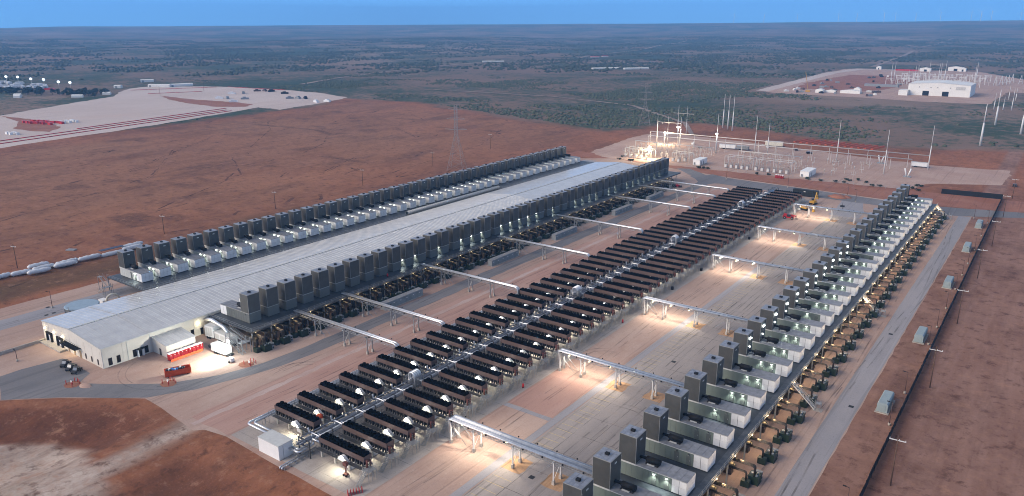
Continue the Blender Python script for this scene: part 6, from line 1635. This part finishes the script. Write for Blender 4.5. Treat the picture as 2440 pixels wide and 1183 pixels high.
for i in range(64):
    f = random.random(); x = -1440 + f*190 + random.uniform(-15, 15); y = 500 + random.uniform(-12, 48)
    ob('camp_trailer', ct, None, (x, y, 0), random.uniform(0, 3.1), 'white trailer crowded into the camp at the left edge', 'trailer', 'white trailers in the left camp')
for i, (x, y, h) in enumerate(((-1386, 525, 11.5), (-1371, 536, 11), (-1322, 535, 10), (-1290, 540, 10), (-1228, 534, 9.5), (-1214, 544, 8.5))):
    t = thing('balloon_light', f'{ordn(i+1)} white-topped camp light mast from the left', 'light mast', (x, y, 0), 0, 'camp light masts')
    ob('mast', MB().cyl(0, 0, 0, h, .25, 6).mesh('mast', MASTW), t); ob('lamp_head', MB().blob((0, 0, h+1.2), 2.2, 2.2, 1.9, 8, 6).mesh('lamp_head', emat('balloon_glow', (.8, .92, 1), 1.0)), t)
ob('red_tarp', MB().extr([(0, 0), (16, 0), (16, 2), (8, 3), (0, 2)], 'y', 0, 5).mesh('red_tarp', RED), None, (-1232, 512, 0), R(40), 'red-roofed row in front of the camp', 'shelter')

# ------------------------------------------------------------------ trees, shrubs, scrub
LEAF = mat('leaf_dark', (.040, .055, .034), .8, 0, .25, .35, col2=(.020, .030, .022), rnd=.25)
LEAF2 = mat('leaf_grey', (.080, .092, .056), .9, 0, .25, .12, col2=(.040, .054, .036), rnd=.3)
BARK = mat('bark', (.07, .05, .04), .9)
def leafcrown(rad, hgt, z0, n, ls, rs):
    b = MB()
    cs = [(rs.uniform(-.6, .6)*rad, rs.uniform(-.6, .6)*rad, z0 + rs.uniform(.25, .8)*hgt, rad*rs.uniform(.35, .6)) for _ in range(6)]
    for k in range(n):
        cx_, cy_, cz_, cr = rs.choice(cs)
        d = Vector((rs.gauss(0, 1), rs.gauss(0, 1), rs.gauss(0, 1))).normalized() * cr * rs.uniform(.55, 1.1)
        p = Vector((cx_, cy_, cz_)) + Vector((d.x, d.y, d.z*.75)); s_ = ls*rs.uniform(.6, 1.3)
        u = Vector((rs.gauss(0, 1), rs.gauss(0, 1), rs.gauss(0, .6))).normalized(); w = u.cross(Vector((rs.gauss(0, 1), rs.gauss(0, 1), rs.gauss(0, 1)))).normalized()
        b._add([p - u*s_ - w*s_*.6, p + u*s_ - w*s_*.6, p + u*s_*.7 + w*s_*.7, p - u*s_*.8 + w*s_*.6], [(0, 1, 2, 3)])
    return b
TP = []
for s_ in range(4):
    rs = random.Random(50 + s_)
    tr = MB().tube([(0, 0, 0), (.15, .1, 1.6), (.1, .3, 3.4)], .32, 6, 0, True, .16)
    for a in range(4): tr.tube([(.1, .2, 2.4), (math.cos(a*1.6)*1.6, math.sin(a*1.6)*1.6, 4.2)], .13, 5, 0, True, .05)
    TP.append((tr.mesh('trunk', BARK), leafcrown(3.8, 5.2, 1.8, 260, .62, rs).mesh('crown', LEAF)))
def tree(x, y, s_, lab, group, k):
    t = thing('oak_tree', lab, 'tree', (x, y, 0), random.uniform(0, 6), group)
    t.scale = (s_, s_, s_*random.uniform(.8, 1.1)); ob('trunk', TP[k % 4][0], t); ob('crown', TP[k % 4][1], t)
for i in range(60):
    f = random.random(); x = -1240 + f*170 + random.gauss(0, 14); y = 455 + f*55 + random.gauss(0, 14)
    tree(x, y, random.uniform(.8, 1.35), 'dark bushy tree in the grove in front of the white camp', 'trees in front of the camp', i)
for i, (x, y) in enumerate(((-1105, 521), (-1098, 525), (-1091, 527), (-1087, 534), (-1108, 529), (-1080, 530))): tree(x, y, 1.1, 'dark tree in the clump at the laydown yard entrance', 'trees at the yard entrance', i)
for i, (x, y, w) in enumerate(((-1072, 479, 14), (-1080, 524, 10), (-1150, 440, 9), (-1130, 432, 8))): ob('white_cabin', MB().extr([(0, 0), (6, 0), (6, 2.8), (3, 4), (0, 2.8)], 'x', 0, w).mesh('white_cabin', HW), None, (x, y, 0), R(45), ('white cabin standing right of the camp grove', 'white cabin behind the entrance trees', 'white cabin in front of the camp grove', 'second white cabin in front of camp grove')[i], 'building')
SH = []
for s_ in range(3):
    rs = random.Random(80 + s_); SH.append((MB().tube([(0, 0, 0), (0, 0, .7)], .1, 5).mesh('stem', BARK), leafcrown(1.15, 1.2, .1, 90, .28, rs).mesh('foliage', LEAF)))
for i, (x, y) in enumerate(((-256, 483.4), (-246, 485), (-248, 484), (-195.6, 485), (-193, 486), (-190, 486), (-157, 486.5), (-125, 489), (-105, 501), (-259, 494), (-126, 490), (-117.6, 489), (-109, 490), (-104, 491), (-103, 499), (-99, 504), (-93, 499), (-88, 491), (-84, 492), (-66, 506), (-64, 506.5), (-63, 491.5), (-67, 497), (-150, 489), (-196.5, 484.5))):
    t = thing('shrub', 'dark rounded shrub on the strip in front of the substation', 'shrub', (x, y, 0), random.uniform(0, 6), 'shrubs in front of the substation'); t.scale = (1.3, 1.3, 1.0)
    ob('stem', SH[i % 3][0], t); ob('foliage', SH[i % 3][1], t)
# open-range scrub: tens of thousands of bushes as one mass
def scrub(name, n, r0, r1, smin, smax, seed, label, m):
    rg = np.random.default_rng(seed)
    r = np.sqrt(rg.uniform(r0*r0, r1*r1, n*5)); a = rg.uniform(R(-2), R(73), n*5)
    x = -r*np.sin(a); y = r*np.cos(a)
    dens = vnoise(x, y, 120, 61)*.55 + vnoise(x, y, 38, 62)*.45
    ok = (sdf(x, y, CLEARED) < -4) & (dens > .47 + .20*rg.random(n*5))
    for P in ([(-1480, 380), (-1020, 400), (-700, 200), (-740, 730), (-1180, 720), (-1480, 600)], [(-380, 1085), (-60, 1070), (50, 1290), (30, 1500), (-70, 1620), (-150, 1810), (-410, 1790)]): ok &= sdf(x, y, P) < 0
    x, y = x[ok][:n], y[ok][:n]; n = len(x)
    seg = 6
    ph = np.arange(seg)*2*np.pi/seg
    base = [(0, 0, 1.0)] + [(math.cos(p)*.62, math.sin(p)*.62, .74) for p in ph] + [(math.cos(p+.5), math.sin(p+.5), .25) for p in ph] + [(math.cos(p)*.7, math.sin(p)*.7, -.1) for p in ph]
    base = np.array(base)
    f = [(0, 1+j, 1+(j+1) % seg) for j in range(seg)]
    for L_ in (1, 1+seg):
        for j in range(seg): f += [(L_+j, L_+seg+j, L_+seg+(j+1) % seg), (L_+j, L_+seg+(j+1) % seg, L_+(j+1) % seg)]
    f = np.array(f)
    sz = rg.uniform(smin, smax, n)**1.0; az = rg.uniform(0, 6.28, n)
    V = base[None]*(1 + rg.uniform(-.38, .38, (n, len(base), 1)))
    ca_, sa_ = np.cos(az)[:, None], np.sin(az)[:, None]
    X = (V[..., 0]*ca_ - V[..., 1]*sa_)*sz[:, None]*1.15 + x[:, None]; Y = (V[..., 0]*sa_ + V[..., 1]*ca_)*sz[:, None]*rg.uniform(.7, 1.3, n)[:, None] + y[:, None]
    Z = V[..., 2]*sz[:, None]*rg.uniform(.65, 1.1, n)[:, None] + height(x, y)[:, None]
    co = np.stack([X, Y, Z], -1).reshape(-1, 3).astype(np.float32)
    F = (f[None] + (np.arange(n)*len(base))[:, None, None]).reshape(-1, 3).astype(np.int32)
    me = bpy.data.meshes.new(name); me.vertices.add(len(co)); me.vertices.foreach_set('co', co.ravel())
    me.loops.add(F.size); me.loops.foreach_set('vertex_index', F.ravel()); me.polygons.add(len(F)); me.polygons.foreach_set('loop_start', np.arange(0, F.size, 3, dtype=np.int32))
    me.update(); me.materials.append(m)
    ob(name, me, kind='stuff', label=label)
scrub('scrub', 17000, 520, 1500, .6, 1.8, 5, 'dark green scrub bushes scattered over the open plain', LEAF2)
scrub('far_scrub', 34000, 1500, 4200, 1.3, 3.9, 6, 'dense distant green scrub thinning towards the horizon', LEAF2)
# pale lanes and far buildings
def ribbon(name, pts, w, m, label):
    P = []
    for (x0, y0), (x1, y1) in zip(pts[:-1], pts[1:]):
        k = max(1, int(math.hypot(x1-x0, y1-y0)/60))
        P += [(x0 + (x1-x0)*j/k, y0 + (y1-y0)*j/k) for j in range(k)]
    P.append(pts[-1]); v = []
    for i, p in enumerate(P):
        a = P[max(0, i-1)]; c = P[min(len(P)-1, i+1)]; d = Vector((c[0]-a[0], c[1]-a[1], 0)).normalized(); nn = Vector((-d.y, d.x, 0))*w/2*random.uniform(.7, 1.2)
        for s_ in (-1, 1):
            q_ = (p[0]+nn.x*s_, p[1]+nn.y*s_); v.append((q_[0], q_[1], float(height(np.array([q_[0]]), np.array([q_[1]]))[0]) + .7))
    me = bpy.data.meshes.new(name); me.from_pydata(v, [], [(2*i, 2*i+2, 2*i+3, 2*i+1) for i in range(len(P)-1)]); me.materials.append(m)
    ob(name, me, kind='structure', label=label)
LANE = gmat('lane_dust', [(.30, .235, .20), ((.20, .15, .125), .02, .42, .62, .8, (1, 1))])
ribbon('dirt_lane', [(-1000, 800), (-1062, 927), (-1123, 1112), (-1170, 1320), (-1195, 1508), (-1131, 1603), (-1050, 1640)], 9, LANE, 'pale dirt lane crossing the middle of the scrub')
ribbon('dirt_lane', [(-1126, 1865), (-1187, 2046), (-1299, 2573), (-1535, 3556)], 12, LANE, 'pale dirt lane climbing behind the red-roofed farm')
ribbon('dirt_lane', [(-364, 1854), (-398, 2282), (-446, 2884)], 12, LANE, 'pale dirt lane behind the far construction pad')
ribbon('dirt_lane', [(-705, 3937), (-478, 3193), (-499, 4257)], 14, LANE, 'forked pale dirt lane in the far right scrub')
ribbon('dirt_lane', [(-262, 628), (-300, 700), (-420, 820), (-560, 860), (-760, 850)], 5, LANE, 'dirt lane leaving the substation into the scrub')
hz_ = lambda x, y: float(height(np.array([float(x)]), np.array([float(y)]))[0])
for i, (x, y, L_, m_, lab) in enumerate(((-1115, 1914, 24, RED, 'red-roofed farm building far out in the scrub'), (-1105, 1960, 18, RED, 'second red-roofed farm building farther right'), (-826, 1425, 60, HW, 'left of two long white roofs in the middle scrub'), (-770, 1462, 55, HW, 'right of two long white roofs in the middle scrub'), (-1202, 1528, 30, HW, 'white roof beside the pale dirt lane'), (-1180, 1545, 26, HW, 'second white roof beside the pale dirt lane'))):
    t = thing('farm_building', lab, 'building', (x, y, hz_(x, y)), R(50)); ob('wall', MB().box(0, 0, 0, L_, 8, 2.2).mesh('wall', HW), t); ob('roof', MB().extr([(-.5, 2.2), (8.5, 2.2), (4, 3.6)], 'x', -.5, L_+.5).mesh('roof', m_), t)
# wind turbines on the skyline
TX = [1705.6, 1771, 1843.9, 1933.4, 1973.8, 2033.4, 2058, 2102.3, 2156.4, 2223.6, 2244.9, 2267.9, 2331.8, 2367.9, 2415, 2425]
def turbine_mesh(a0):
    b = MB(); b.cyl(0, 0, 0, 78, 2.6, 7, 0, 1.6); b.box(-2.5, -4, 77, 2.5, 5, 81)
    for k in range(3):
        a = a0 + k*2*math.pi/3; b.beam((0, -5, 79), (math.sin(a)*40, -5, 79 + math.cos(a)*40), 2.2, 1.2)
    return b.mesh('wind_turbine', mat('turbine_white', (.75, .76, .78), .5, var=.02))
TM = [turbine_mesh(a) for a in (.2, .9, 1.5)]
for i, px in enumerate(TX):
    th = -math.atan((px - 1220)/1800*1.0/math.cos(PIT)) + YAW; d = 7600 + (i*37 % 5)*260
    x, y = -d*math.sin(th), d*math.cos(th)
    ob('wind_turbine', TM[i % 3], None, (x, y, hz_(x, y) - 2), th, f'{ordn(i+1)} faint white wind turbine from the left on the skyline', 'wind turbine', 'wind turbines on the skyline')
